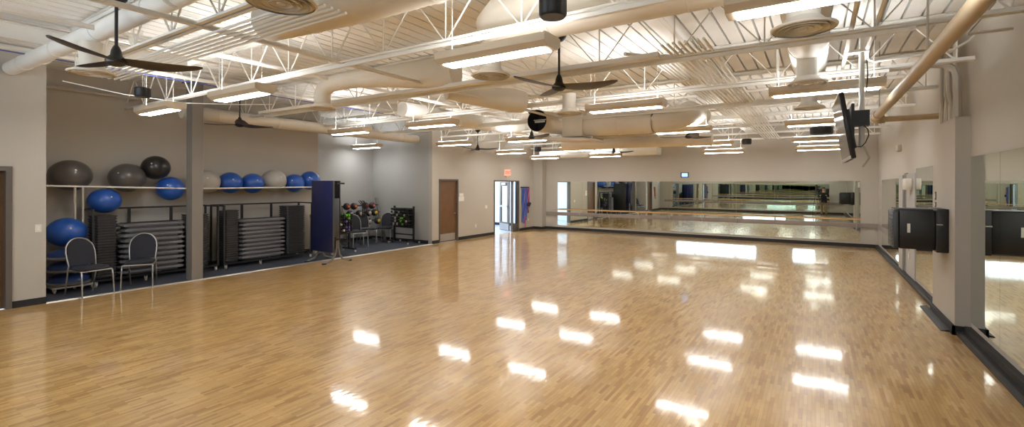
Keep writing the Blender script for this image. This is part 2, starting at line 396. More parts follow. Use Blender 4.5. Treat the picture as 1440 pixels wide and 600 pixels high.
# hall beyond the open door
hw = MB().box(-13.9, -13.75, 13.4, 18.6, 0, 2.9).box(-13.9, XL-.15, 13.3, 13.4, 0, 2.9).box(-13.9, XL-.15, 18.5, 18.6, 0, 2.9)
struct('wall_hall', hw, M['hallwall'], 'pale hallway walls beyond the exit door')
o = struct('floor_hall', MB().box(-13.9, XL-.02, 13.4, 18.6, -.1, .001), M['hallfloor'], 'pale blue grey hallway floor'); o.name = 'floor.002'
o = struct('ceiling_hall', MB().box(-13.9, XL-.15, 13.4, 18.6, 2.9, 2.95), M['hallwall']); o.name = 'ceiling.001'
base('baseboard_hall', (-13.75, -13.735, 13.4, 18.5, 0, .12), (-13.7, XL-.15, 18.485, 18.5, 0, .12))
la = bpy.data.lights.new('hall_light', 'AREA'); la.energy = 110; la.size = 2.2; la.color = (.86, .93, 1)
lo = bpy.data.objects.new('hall_light', la); COL.objects.link(lo); lo.location = (-12.2, 15.9, 2.85)

# ------------------------------------------------------------------ structure: column, joists, bridging
col = thing('steel_column', 'square grey painted steel column between the two ball rack bays', 'column', (XL-.14, 4.53, 0))
part('shaft', MB().box(XL-.26, XL-.02, 4.43, 4.63, 0, 3.90), M['steel'], col, True)
part('cap_plate', MB().box(XL-.32, XL+.04, 4.37, 4.69, 3.90, 3.93), M['steel'], col, True)
ORD = ['first', 'second', 'third', 'fourth', 'fifth', 'sixth', 'seventh', 'eighth', 'ninth', 'tenth', 'eleventh', 'twelfth']
JX0, JX1 = XB+.02, 1.6
def joist(JX0=JX0):
    t = thing('roof_joist', 'x', 'roof joist', ((XL+XR)/2, 0, 3.395), 0, 'white open web roof joists')
    cx = (XL+XR)/2; a, b = JX0-cx, JX1-cx
    for nm, z in (('bottom_chord', .02), ('top_chord', .615)):
        m = MB()
        for s in (-1, 1):
            m.box(a, b, s*.012, s*.055, z-.004, z+.004) if s > 0 else m.box(a, b, -.055, -.012, z-.004, z+.004)
            y = s*.012
            m.box(a, b, min(y, y+s*.006), max(y, y+s*.006), z, z+(.045 if z < .3 else -.045))
        part(nm, m, M['white'], t, smooth=False)
    pts = []; x = a+.25; up = True
    m = MB(); x = a+.1; k = 0; nodes = []
    while x < b-.1:
        nodes.append((x, 0, .60 if k % 2 == 1 else .03)); x += .48; k += 1
    m.tube(nodes, .012, 6)
    part('web', m, M['white'], t)
    f0 = None
    for (x, y, z) in nodes:
        if z < .3:
            if f0 is None: f0 = o = part('web_post', MB().tube([(0, 0, .03), (0, 0, .60)], .009, 6), M['white'], t)
            else: o = f0.copy(); COL.objects.link(o)
            o.location = (x, 0, 0)
    return t
J0 = joist(); JY = [0.0+1.95*k for k in range(10)]; J1 = joist(-8.55)
for i, y in enumerate(JY):
    o = J0 if i == 0 else J1 if i == 1 else dup(J0)
    if i == 1: y = 2.2
    o.location = ((XL+XR)/2, y, 3.395)
    o['label'] = ('white open web roof joist directly over the camera, behind the picture' if i == 0 else
                  'white open web roof joist crossing the room, %s one counting from the camera' % ORD[i-1])
solo('roof_beam', MB().box(-8.62, -8.5, YR, 3.6, 3.72, 3.735).box(-8.57, -8.55, YR, 3.6, 3.735, 3.915).box(-8.62, -8.5, YR, 3.6, 3.915, 3.93), M['white'], 'white steel beam under the deck at upper left carrying the first joist', 'beam', smooth=False)
for i, (x, z) in enumerate(((-4.96, 3.40), (-8.6, 3.93), (-1.6, 3.93), (-6.6, 3.93), (-9.75, 3.93), (.6, 3.93))):
    m = MB().box(x-.03, x+.03, YR, YB, z-.004, z).box(x-.004, x, YR, YB, z, z+.04)
    solo('bridging_angle', m, M['duct'] if i in (0, 1) else M['white'],
         ['beige bridging angle running lengthwise under the joists left of the room centre', 'high bridging angle under the deck near the storage alcove',
          'high bridging angle under the deck right of the room centre', 'high bridging angle under the deck left of centre', 'high bridging angle under the deck by the left wall line',
          'high bridging angle under the deck near the right wall'][i], 'bridging', smooth=False)

# ------------------------------------------------------------------ pendant lights
def pendant(drop):
    t = thing('pendant_light', 'x', 'light', (0, 0, 0), 0, 'white linear pendant lights')
    L = 1.2
    prof = [(-.085, .004), (.085, .004), (.14, .045), (.145, .11), (.12, .118), (-.12, .118), (-.145, .11), (-.14, .045)]
    part('housing', MB().prism(prof, 'x', -L/2, L/2), M['lamp'], t, smooth=False)
    part('end_cap', MB().prism([(p[0]*1.02, p[1]*1.0+(.001 if p[1] > .03 else -.001)) for p in prof], 'x', -L/2-.006, -L/2), M['lamp'], t, smooth=False)
    part('end_cap', MB().prism([(p[0]*1.02, p[1]*1.0+(.001 if p[1] > .03 else -.001)) for p in prof], 'x', L/2, L/2+.006), M['lamp'], t, smooth=False)
    part('lens', MB().box(-L/2+.05, L/2-.05, -.078, .078, -.004, .0035), M['strip'], t, label='glowing white lens')
    part('upper_lens', MB().box(-L/2+.05, L/2-.05, -.10, .10, .118, .122), M['uplens'], t, label='glowing upper lens')
    for s in (-1, 1): part('cable', MB().tube([(s*.5, 0, .118), (s*.5, 0, drop)], .0035, 5), M['white'], t)
    return t
P0 = pendant(.94)
rowname = ['nearest row', 'second row', 'middle row', 'fourth row', 'farthest row']
colname = {.08: 'by the right wall', -2.5: 'right of centre', -6.5: 'left of centre', -9.0: 'in front of the storage alcove'}
first = True
for r, (y, z) in enumerate(((3.58, 3.06), (7.12, 3.06), (10.85, 3.06), (13.95, 2.99), (16.4, 2.93))):
    for x in (.08, -2.5, -6.5, -9.0):
        yy = y-(.2 if x < -6 and r == 0 else 0)
        o = P0 if first else dup(P0); first = False
        o.location = (x, yy, z)
        o['label'] = 'white linear pendant light, %s, %s' % (rowname[r], colname[x])
o = dup(P0); o.location = (-12.2, 10.3, 3.06); o['label'] = 'white linear pendant light inside the deeper grey alcove bay'
for nm, y in (('nearest row', -.1),):
    for x in (.08, -6.5):
        o = dup(P0); o.location = (x, y, 3.06); o['label'] = 'white linear pendant light beside the camera %s' % colname[x]

# ------------------------------------------------------------------ ceiling fans
def blade_mb(R=.72):
    m = MB(); rings = []
    for k in range(13):
        t = k/12; r = .05+t*(R-.05)
        w = .045+.076*math.sin(PI*min(1, t*.75+.18))**1.2 if t < .98 else .03
        if t > .95: w *= .8
        tw = -math.radians(12-5*t); bend = -.05*math.sin(PI*t*.9)*.5+.03*t; sweep = .03*math.sin(PI*t)
        ring = []
        for a, hh in ((-1, 0), (-.5, .007), (.5, .007), (1, 0), (.5, -.006), (-.5, -.006)):
            y = a*w; z = hh
            ring.append((r, sweep+y*math.cos(tw)-z*math.sin(tw), bend+y*math.sin(tw)+z*math.cos(tw)))
        rings.append(ring)
    return m.loft(rings)
def fan(zt):
    t = thing('ceiling_fan', 'x', 'ceiling fan', (0, 0, 0), 0, 'dark three blade ceiling fans')
    part('motor_housing', MB().lathe([(.001, -.055), (.05, -.05), (.085, -.025), (.09, .0), (.07, .03), (.05, .05), (.042, .10), (.028, .135), (.020, .15)], n=20), M['black'], t)
    part('rod', MB().tube([(0, 0, .14), (0, 0, zt-.06)], .0145, 10), M['black'], t)
    part('hanger_bar', MB().tube([(0, 0, zt), (0, 0, ZC-3.13)], .03, 8), M['white'], t)
    part('canopy', MB().lathe([(.02, zt-.12), (.05, zt-.11), (.085, zt-.07), (.105, zt-.01), (.105, zt)], n=20), M['black'], t)
    bm = blade_mb()
    for k in range(3):
        b = part('blade', bm, M['fan'], t) if k == 0 else None
        if b is None:
            b = first_blade.copy(); COL.objects.link(b)
        else: first_blade = b
        b.rotation_euler = (0, 0, k*2*PI/3)
    return t
F0 = fan(.68)
fans = [(-5.85, 1.83, 3.12, 65, 'dark three blade ceiling fan nearest the camera at upper left'),
        (-9.95, 5.15, 3.12, 93, 'dark three blade ceiling fan in front of the grey steel column'),
        (-2.70, 5.28, 3.12, 12, 'dark three blade ceiling fan below the nearer black speaker, room centre'),
        (-6.15, 10.5, 3.12, 95, 'dark three blade ceiling fan beside the open duct mouth'),
        (-9.75, 13.0, 3.12, 22, 'dark three blade ceiling fan near the brown door and exit'),
        (-6.15, 16.35, 3.08, 5, 'dark three blade ceiling fan farthest away near the far mirror'),
        (-2.70, 12.4, 3.12, 55, 'dark three blade ceiling fan right of centre toward the far wall')]
for i, (x, y, z, a, l) in enumerate(fans):
    o = F0 if i == 0 else dup(F0)
    o.location = (x, y, z); o.rotation_euler = (0, 0, math.radians(a)); o['label'] = l

# ------------------------------------------------------------------ hanging speakers
def speaker(x, y, z, r, hgt, label):
    t = thing('pendant_speaker', label, 'speaker', (x, y, z), 0, 'black hanging speakers')
    part('body', MB().lathe([(r*.9, 0), (r, .015), (r, hgt-.01), (r*.9, hgt)], n=28), M['black'], t)
    part('grille', MB().lathe([(r*.86, -.004), (r*.86, .001)], n=28), M['charcoal'], t)
    part('cable', MB().tube([(0, 0, hgt), (0, 0, ZC-z)], .004, 5), M['white'], t)
speaker(-1.59, 3.01, 3.10, .10, .26, 'large black cylinder speaker hanging at top centre above a fan')
speaker(-7.85, 2.75, 3.10, .095, .13, 'small black drum speaker hanging above the leftmost pendant light')
speaker(-8.3, 14.6, 3.08, .12, .16, 'small black speaker hanging left of the boxed white duct')
speaker(-1.72, 15.4, 3.10, .13, .16, 'small black speaker hanging before the far wall right of the last fan')
speaker(.10, 13.6, 3.12, .24, .18, 'wide black drum speaker hanging near the right end of the far wall')

# ------------------------------------------------------------------ ducts
def arc(c, r, a0, a1, u, v, n=7):
    return [tuple(Vector(c)+r*(math.cos(a0+(a1-a0)*k/n)*Vector(u)+math.sin(a0+(a1-a0)*k/n)*Vector(v))) for k in range(n+1)]
def duct(name, label, pts, r, m='duct', seams=True):
    t = thing(name, label, 'duct', pts[0])
    part('pipe', MB().tube(pts, r, 28), M[m], t, True)
    R = r if isinstance(r, (list, tuple)) else [r]*len(pts)
    if seams:
        for a, b, ra, rb in zip(pts, pts[1:], R, R[1:]):
            a, b = Vector(a), Vector(b); L = (b-a).length; n = int(L/1.2)
            for k in range(n):
                f = (k+.5)/n; p = a.lerp(b, f); d = (b-a).normalized(); rr = ra+(rb-ra)*f
                part('seam_collar', MB().tube([p-d*.012, p+d*.012], rr+.007, 28), M[m], t, True)
    return t
def diffuser(x, y, z, r, ztop, label, m='ductw'):
    t = thing('round_diffuser', label, 'air diffuser', (x, y, z), 0, 'round ceiling air diffusers')
    part('neck', MB().tube([(0, 0, .07), (0, 0, ztop-z)], r*.52, 24), M[m], t)
    part('flange', MB().lathe([(r*.94, 0), (r, .006), (r, .02), (r*.7, .05), (r*.55, .09), (r*.53, .09), (r*.66, .045), (r*.94, .008)], n=36, cap=False), M[m], t)
    for k, q in enumerate((.78, .55, .33)):
        part('cone_ring', MB().lathe([(r*q, -.004), (r*q*1.02, .0), (r*(q-.14), .045), (r*(q-.16), .042), (r*q*.96, -.002)], n=32, cap=False), M[m], t)
    part('centre_disc', MB().lathe([(.001, -.004), (r*.12, -.004), (r*.13, .006), (.001, .01)], n=20), M[m], t)
dfs = [(-3.13, 1.9, 3.15, .235, 3.5, 'large beige round diffuser cut by the top edge left of centre', 'duct'), (-.09, 4.47, 3.15, .235, 3.5, 'white round diffuser nearest on the lengthwise duct at right', 'ductw'),
       (-.1, 6.89, 3.15, .22, 3.5, 'white round diffuser in the middle of the right hand row', 'ductw'), (-.1, 9.1, 3.15, .22, 3.5, 'white round diffuser third along the right hand row', 'ductw'),
       (-3.18, 4.49, 3.15, .225, 3.6, 'round diffuser under the second pendant light right of centre', 'duct'), (-3.67, 7.57, 3.15, .23, 3.5, 'round diffuser in front of the big cross duct', 'duct'),
       (-6.9, 4.91, 3.15, .225, 3.25, 'round diffuser at the end of the elbow duct at left', 'duct'), (-7.35, 7.9, 3.15, .22, 3.5, 'round diffuser over the deeper alcove, left of centre', 'duct'),
       (-6.95, 1.95, 3.15, .22, 3.5, 'round diffuser beside the big white pipe at upper left', 'duct')]
for a in dfs: diffuser(*a)
duct('air_duct', 'white round duct running lengthwise above the right hand diffusers', [(-.09, YR+.2, 3.66), (-.09, 7.5, 3.66), (-.1, 12.5, 3.66)], [.22, .22, .17], 'ductw')
duct('air_duct', 'big beige round duct crossing at the top edge left of centre', [(-5.1, 2.95, 3.68), (-3.6, 2.95, 3.68), (-1.8, 2.95, 3.68)], [.20, .26, .26])
duct('air_duct', 'big beige round duct crossing the top behind the large black speaker', [(-3.15, 4.35, 3.68), (-2.95, 4.32, 3.68), (-.28, 4.3, 3.68)], [.16, .26, .26])
duct('air_duct', 'tapered duct leading right from the elbow over the left diffuser', [(-6.9, 4.91, 3.2), (-6.9, 4.91, 3.38), (-6.86, 4.92, 3.48), (-6.76, 4.96, 3.55), (-6.6, 5.0, 3.575), (-6.1, 5.05, 3.58), (-4.75, 5.4, 3.58), (-4.5, 5.46, 3.58)], [.13, .13, .13, .13, .13, .13, .24, .22], seams=False)
duct('air_duct', 'tapered beige duct section left of the third pendant light, room centre', [(-5.4, 6.3, 3.5), (-4.75, 7.4, 3.46), (-4.65, 7.6, 3.45)], [.13, .22, .20], seams=False)
duct('air_duct', 'small round duct behind the left of centre diffuser', [(-7.4, 7.2, 3.5), (-7.35, 9.6, 3.5), (-7.3, 12.0, 3.55)], [.16, .18, .16], 'ductw')
duct('air_duct', 'long beige round duct along the storage alcove', [(-10.95, 4.5, 3.38), (-10.95, 11.30, 3.36)], .135)
duct('drain_pipe', 'thick white pipe slanting across the upper left corner', [(-10.25, 1.93, 3.64), (-6.2, 2.0, 3.63), (-6.15, 2.0, 3.63), (-2.5, 2.05, 3.66)], .10, 'white')
# cross duct with open mouth and plenum
t = thing('return_duct', 'large beige return duct with a black open mouth beneath the joists', 'duct', (-4.7, 9.9, 2.95))
yd, zd, rd = 9.9, 3.28, .245
part('trunk', MB().tube([(-4.35, yd, zd-.04), (-2.85, yd, zd-.06)], rd, 32).tube([(-3.62, yd, zd-.05), (-3.59, yd, zd-.05)], rd+.008, 32), M['duct'], t, True)
elbow_pts = [(-2.83, yd, zd-.06)]+arc((-2.83, yd+.55, zd+.165), .55, -PI/2, 0, (1, 0, 0), (0, 1, .41))+[(-2.28, 11.6, 3.5)]
part('plenum', MB().box(-4.85, -4.35, yd-.27, yd+.27, 2.98, 3.55, .01), M['duct'], t, True)
me = MB(); pts = [(-5.36, yd-.52, 3.36), (-5.36, yd-.36, 3.36), (-5.30, yd-.19, 3.35), (-5.12, yd-.04, 3.33), (-4.85, yd, 3.3)]
me.tube(pts, .25, 32, cap=False); part('mouth_elbow', me, M['duct'], t, True)
part('mouth_dark', MB().tube([pts[0], pts[1], (-5.33, yd-.26, 3.355), (-5.32, yd-.24, 3.355)], [.243, .24, .232, .001], 32, cap=False), M['shirt'], t, True, label='black cone painting the dark inside of the open duct mouth')  # matte black cone stands in for the dark depth of the duct
part('skirt', MB().prism([(-5.25, 2.99), (-4.25, 2.93), (-4.1, 2.86), (-4.9, 2.90), (-5.35, 2.95)], 'y', yd-.35, yd+.3), M['duct'], t, True)
duct('air_duct', 'beige elbow duct turning away at the right end of the big cross duct', elbow_pts, .24, seams=False)
duct('air_duct', 'lower beige round duct running beside the far wall to the boxed duct', [(-6.6, 13.2, 3.16), (-3.2, 13.3, 3.12), (-2.3, 13.3, 3.1)], .17)
t = thing('boxed_duct', 'long rectangular white duct hanging in front of the far wall', 'duct', (-7.1, 16.9, 2.95))
part('casing', MB().box(-9.45, -4.72, 16.75, 17.35, 2.97, 3.24, .01), M['ductw'], t, True)
for x in (-9.0, -7.1, -5.2): part('hanger', MB().bar((x, 17.05, 3.24), (x, 17.05, ZC), .03, .006), M['white'], t, True)
t = thing('fan_coil_unit', 'grey metal air handler box hanging behind the big cross duct', 'air handler', (-4.4, 12.4, 3.1))
part('casing', MB().box(-5.1, -3.6, 12.1, 12.7, 3.2, 3.45, .01), M['steelplate'], t, True)
part('flange', MB().box(-5.14, -5.1, 12.06, 12.74, 3.17, 3.48).box(-3.6, -3.56, 12.06, 12.74, 3.17, 3.48), M['conduit'], t, True)

# ------------------------------------------------------------------ conduits, trays, sprinkler pipes
def run(name, label, pts, r, m, cat='conduit', group=None, n=8):
    return solo(name, MB().tube(pts, r, n), M[m], label, cat, group)
for k in range(6):
    y = 2.30+.07*k
    run('conduit', 'white conduit in the bundle crossing above the nearest left fan', [(-8.3, y, 3.37), (-3.4, y, 3.37)], .013, 'white', group='conduits crossing at upper left')
for k in range(8):
    x = -1.42+.062*k
    run('conduit', 'thin white conduit in the parallel bundle right of centre', [(x, 5.2, 3.42), (x, 17.8, 3.42)], .014, 'white', group='parallel conduits right of centre', n=6)
for k in range(6):
    x = -1.98+.06*k
    run('conduit', 'thin white conduit in the bundle over the room centre', [(x, 6.6, 3.68), (x, 17.8, 3.68)], .016, 'white', group='parallel conduits over the room centre', n=6)
for k, (y, z) in enumerate(((3.82, 3.372), (5.77, 3.372), (7.72, 3.372), (9.67, 3.372))):
    t = thing('support_channel', 'white metal channel crossing under the roof joists, %s one counting from the camera' % ORD[k], 'support channel', (-4.3, y, z))
    x0 = -10.1 if k else -7.2
    part('channel', MB().box(x0, .78, y-.021, y+.021, z-.02, z+.02), M['white'], t, True)
    part('conduit', MB().tube([(x0+.2, y+.06, z+.03), (.7, y+.06, z+.03)], .012, 6), M['white'], t, True)
    part('conduit', MB().tube([(x0+.5, y-.05, z+.035), (.7, y-.05, z+.035)], .012, 6), M['white'], t, True)
t = solo('cable_tray', MB().box(-9.6, -2.0, 5.34, 5.44, 3.33, 3.385).bar((-2.0, 5.39, 3.357), (-1.5, 5.40, 3.37), .1, .055), M['duct'], 'flat beige tray crossing the room in front of the big diffusers', 'cable tray')
for k, (x, z, r) in enumerate(((.30, 3.50, .022), (.50, 3.50, .022))):
    run('support_rail', 'white lengthwise rail that the television pole hangs from, %s of the pair' % ('left' if k == 0 else 'right'), [(x, YR+.1, z), (x, 9.2, z)], r, 'white', 'rail')
run('sprinkler_pipe', 'white sprinkler pipe running lengthwise near the upper left corner', [(-6.7, YR+.1, 3.62), (-6.7, 17.9, 3.62)], .03, 'white', 'pipe')
run('sprinkler_pipe', 'white sprinkler pipe running lengthwise outside the left wall line', [(-9.4, YR+.1, 3.78), (-9.4, 17.6, 3.78)], .035, 'white', 'pipe')
run('sprinkler_pipe', 'pale pipe along the back of the ball storage bay near the deck', [(XA+.07, YA0+.02, 3.68), (XA+.07, YA1, 3.60)], .035, 'conduit', 'pipe')
run('data_cable', 'thin blue cable running lengthwise above the storage alcove', [(-9.2, YR+.1, 3.7), (-9.2, 6, 3.67), (-9.1, 14, 3.7)], .008, 'cable', 'cable')
run('data_cable', 'thin white cable sagging in front of the steel column', [(-10.2, 2.5, 3.55), (-9.9, 3.2, 3.42), (-9.6, 4.0, 3.36), (-9.3, 4.8, 3.42), (-9.2, 5.4, 3.5)], .008, 'white', 'cable')
run('sprinkler_pipe', 'white crosswise pipe high between the second and middle light rows', [(-10.2, 8.3, 3.66), (1.5, 8.3, 3.66)], .03, 'white', 'pipe')
run('sprinkler_pipe', 'white crosswise pipe high above the middle light row', [(-10.2, 12.0, 3.66), (1.5, 12.0, 3.66)], .03, 'white', 'pipe')
run('conduit', 'white conduit bending away from the cross channel right of centre', [(-1.9, 5.4, 3.44), (-1.7, 5.75, 3.46), (-1.35, 6.1, 3.50), (-1.3, 8.2, 3.52)], .022, 'white')
# hangers of the big white pipe
for x, w in ((-8.9, 'near the left wall'), (-5.0, 'near the top edge')):
    solo('pipe_hanger', MB().tube([(x, 1.97, 3.74), (x, 1.97, ZC)], .02, 8).lathe([(.05, ZC-.02), (.05, ZC)], (x, 1.97, 0), 12).tube([(x-.02, 1.97, 3.64), (x+.02, 1.97, 3.64)], .112, 20), M['white'], 'white clamp hanger holding the thick slanting pipe, %s' % w, 'pipe hanger')
# beige drain pipe at right
t = thing('drain_pipe', 'beige pipe slanting overhead along the right wall then turning into it', 'pipe', (.78, 9.6, 2.96))
part('run', MB().tube([(.80, YR+.1, 2.97), (.80, 4, 2.97), (.78, 9.42, 2.96)], .058, 20), M['pipe'], t, True)
part('elbow', MB().tube([(.78, 9.3, 2.96)]+arc((.86, 9.52, 2.96), .08, PI, PI/2, (1, 0, 0), (0, 1, 0), 4)+[(.92, 9.6, 2.96)], .064, 20), M['pipe'], t, True)
part('collar', MB().tube([(.78, 8.9, 2.96), (.78, 8.98, 2.96)], .067, 20), M['pipe'], t, True)
part('branch', MB().tube([(.88, 9.6, 2.96), (XR, 9.6, 2.96)], .045, 18), M['pipe'], t, True)
part('hanger', MB().tube([(.78, 8.8, 3.0), (.78, 8.8, ZC)], .008, 6).tube([(.78, 5.2, 3.0), (.78, 5.2, ZC)], .008, 6), M['conduit'], t, True)
# wall conduits entering the pillar
cy = [9.28, 9.13, 8.98, 8.83, 8.70, 8.58, 8.45]
for k, y in enumerate(cy):
    j = .04*(k % 2); dy = -.12 if k < 4 else -.02
    run('conduit', 'grey conduit dropping down the right wall into the boxed pillar', [(1.54, y, 2.79), (1.54, y, 2.95), (1.54-j, y+dy, 3.2), (1.54-j, y+dy, ZC-.01)], .020 if k != 5 else .03, 'conduit' if k % 2 else 'ductw', group='conduits above the pillar')
run('conduit', 'thick grey conduit curving over from the ceiling into the boxed pillar', [(1.53, 8.25, 2.79), (1.53, 8.25, 3.30), (1.51, 8.30, 3.42), (1.42, 8.36, 3.50), (1.25, 8.4, 3.53), (.35, 8.45, 3.53)], .045, 'conduit')
run('conduit', 'pale conduit bending from the support rail toward the right wall', [(.5, 6.9, 3.5), (.52, 7.2, 3.44), (.6, 7.3, 3.42), (1.35, 7.5, 3.5), (1.5, 7.55, 3.6), (1.6, 7.6, 3.7)], .014, 'white')
solo('strut_bracket', MB().tube([(1.3, 6.6, 3.45), (1.63, 6.6, 3.45)], .014, 8).tube([(1.3, 6.6, 3.45), (1.62, 6.6, 3.9)], .008, 6), M['conduit'], 'thin grey wall bracket high on the near right wall', 'bracket')

# ------------------------------------------------------------------ television on ceiling pole
t = thing('television', 'flat television seen edge on, hanging tilted from a ceiling pole', 'television', (.26, 6.9, 2.2))
TM = Matrix.Translation((.26, 6.95, 2.56)) @ Matrix.Rotation(math.radians(-9), 4, 'Y') @ Matrix.Rotation(math.radians(1.6), 4, 'Z')
part('cabinet', MB().box(-.012, .035, -.58, .58, -.37, .37, .008).box(.035, .075, -.35, .35, -.25, .2).xf(TM), M['black'], t, True)
part('screen', MB().box(-.016, -.0125, -.555, .555, -.335, .35).xf(TM), M['tvglass'], t, True)
part('bezel', MB().box(-.02, -.012, -.58, .58, -.372, -.337).box(-.018, -.012, -.58, .58, .352, .37).xf(TM), M['steelplate'], t, True)
t = thing('television_mount', 'white ceiling pole and black bracket box carrying the television', 'mount', (.42, 6.95, 2.6))
part('pole', MB().tube([(.45, 6.95, 2.35), (.45, 6.95, 3.50)], .028, 14).box(.28, .52, 6.89, 7.01, 3.47, 3.50), M['ductw'], t, True)
part('bracket', MB().box(.36, .52, 6.86, 7.04, 2.60, 2.78).box(.34, .37, 6.75, 7.15, 2.45, 2.85), M['black'], t, True)
part('cable', MB().tube([(.46, 6.85, 2.6), (.50, 6.83, 2.55), (.51, 6.85, 2.48), (.48, 6.86, 2.40), (.44, 6.85, 2.35), (.38, 6.9, 2.36)], .006, 6).tube([(.49, 6.9, 3.0), (.50, 6.87, 3.2), (.49, 6.86, 3.4)], .006, 6), M['black'], t, True)
part('guard', MB().tube([(.47, 6.92, 2.36), (.52, 6.88, 2.22), (.46, 6.92, 2.12)], .01, 8), M['conduit'], t, True)

# ------------------------------------------------------------------ black equipment cabinet
t = thing('equipment_cabinet', 'black wall mounted equipment cabinet on the right pillar', 'cabinet', (1.2, 8.76, 1.0))
part('body', MB().box(.97, 1.36, 8.48, 9.02, 1.025, 1.56, .01), M['satin'], t, True)
part('back_section', MB().box(1.36, 1.487, 8.45, 9.06, 1.0, 1.585, .008), M['satin'], t, True)
dr_ = part('side_door', MB().box(.905, .965, 8.46, 9.03, 1.03, 1.545, .01), M['charcoal'], t, True)
v = MB()
for k in range(9): v.box(.90, .907, 8.52, 8.97, 1.07+.05*k, 1.09+.05*k)
part('louvre', v, M['black'], dr_, True)
part('top_cover', MB().box(.94, 1.34, 8.52, 8.98, 1.56, 1.577, .004), M['charcoal'], t, True)
part('keypad', MB().box(1.06, 1.093, 8.474, 8.48, 1.25, 1.375), M['plate'], t, True, label='white keypad')
part('latch', MB().tube([(1.365, 8.438, 1.375), (1.42, 8.438, 1.375)], .008, 8).box(1.36, 1.425, 8.442, 8.45, 1.365, 1.385), M['brass'], t, True, label='silver latch')

# ------------------------------------------------------------------ small wall items
def wallplate(name, label, cat, x, y, z, w=.075, hh=.12, m='plate', face='x', s=1, extra=True):
    t = thing(name, label, cat, (x, y, z))
    d = .008*s
    if face == 'x':
        part('plate', MB().box(min(x, x+d), max(x, x+d), y-w/2, y+w/2, z-hh/2, z+hh/2), M[m], t, True)
        if extra: part('rocker', MB().box(min(x+d, x+d*1.8), max(x+d, x+d*1.8), y-w*.22, y+w*.22, z-hh*.28, z+hh*.28), M['paper'], t, True)
    return t
wallplate('light_switch', 'white light switch on the wall at the left edge', 'switch', XL, 2.24, 1.2)
wallplate('wall_outlet', 'white wall outlet low between the brown door and the exit', 'outlet', XL, 13.62, .42)
wallplate('light_switch', 'white light switch left of the open exit door', 'switch', XL, 14.25, 1.08, .14)
wallplate('wall_outlet', 'small outlet plate on the far wall under the barre, seen as a white square', 'outlet', XL, 17.3, .42)
solo('paper_notice', MB().box(XL, XL+.004, 12.66, 12.94, 1.33, 1.49).box(XL, XL+.004, 12.69, 12.91, 1.5, 1.6), M['paper'], 'white paper notice on the wall right of the brown door', 'notice')
t = thing('exit_sign', 'glowing salmon red exit sign above the open exit door', 'exit sign', (XL+.03, 15.66, 2.24))
part('housing', MB().box(XL, XL+.05, 15.46, 15.86, 2.25, 2.50, .008), M['exit'], t, True)
part('bracket', MB().box(XL, XL+.03, 15.6, 15.72, 2.21, 2.25), M['plate'], t, True)
cu = bpy.data.curves.new('letters', 'FONT'); cu.body = 'EXIT'; cu.size = .17; cu.align_x = 'CENTER'; cu.align_y = 'CENTER'; cu.extrude = .002
tmp = bpy.data.objects.new('tmp', cu); COL.objects.link(tmp); bpy.context.view_layer.update(); me_ = bpy.data.meshes.new_from_object(tmp.evaluated_get(bpy.context.evaluated_depsgraph_get())); bpy.data.objects.remove(tmp)
tx = bpy.data.objects.new('letters', me_); COL.objects.link(tx); me_.materials.clear(); me_.materials.append(M['exitred']); tx.parent = t
tx.location = (.023, 0, .135); tx.rotation_euler = (PI/2, 0, PI/2)
t = thing('wall_display', 'small glowing wall display above the far mirror', 'display', (-4.065, YB-.02, 2.18))
part('frame', MB().box(-4.20, -3.93, YB-.03, YB, 2.18, 2.36, .006), M['black'], t, True)
part('screen', MB().box(-4.17, -3.96, YB-.034, YB-.03, 2.205, 2.335), M['screen'], t, True, label='lit pale blue screen')
# right wall recess between mirrors
struct('trim_4', MB().box(XR-.04, XR, 12.95, 13.5, 0, 2.12).box(XR-.02, XR, 11.6, 12.6, 0, 2.14), M['wallgrey'], 'pale jamb panels between the right wall mirrors')
o = struct('trim_5', MB().box(XR-.012, XR, 12.6, 12.95, .1, 2.16), M['frame'], 'flat dark strip painting the shade of a narrow slot between the right wall mirrors')  # flat on the wall, the slot's shade is put into its colour
t = thing('wall_dispenser', 'small white dispenser box on the right wall between the mirrors', 'dispenser', (XR-.1, 12.0, 1.85))
part('body', MB().box(XR-.13, XR-.02, 11.85, 12.2, 1.82, 2.04, .01), M['plate'], t, True)
wallplate('wall_outlet', 'small grey plate low on the right wall between the mirrors', 'outlet', XR-.02, 12.2, .5, .1, .14, 'conduit', 'x', -1)
solo('wall_sensor', MB().box(XR-.07, XR, 13.4, 13.7, 2.66, 2.80, .01), M['conduit'], 'small grey sensor box high on the right wall by the far corner', 'sensor')
wallplate('light_switch', 'dark small switch on the pillar side, the upper one', 'switch', 1.49, 9.3, 1.75, .06, .12, 'charcoal', 'x', -1)
wallplate('light_switch', 'dark small switch on the pillar side just above the cabinet', 'switch', 1.49, 9.3, 1.62, .06, .07, 'black', 'x', -1)

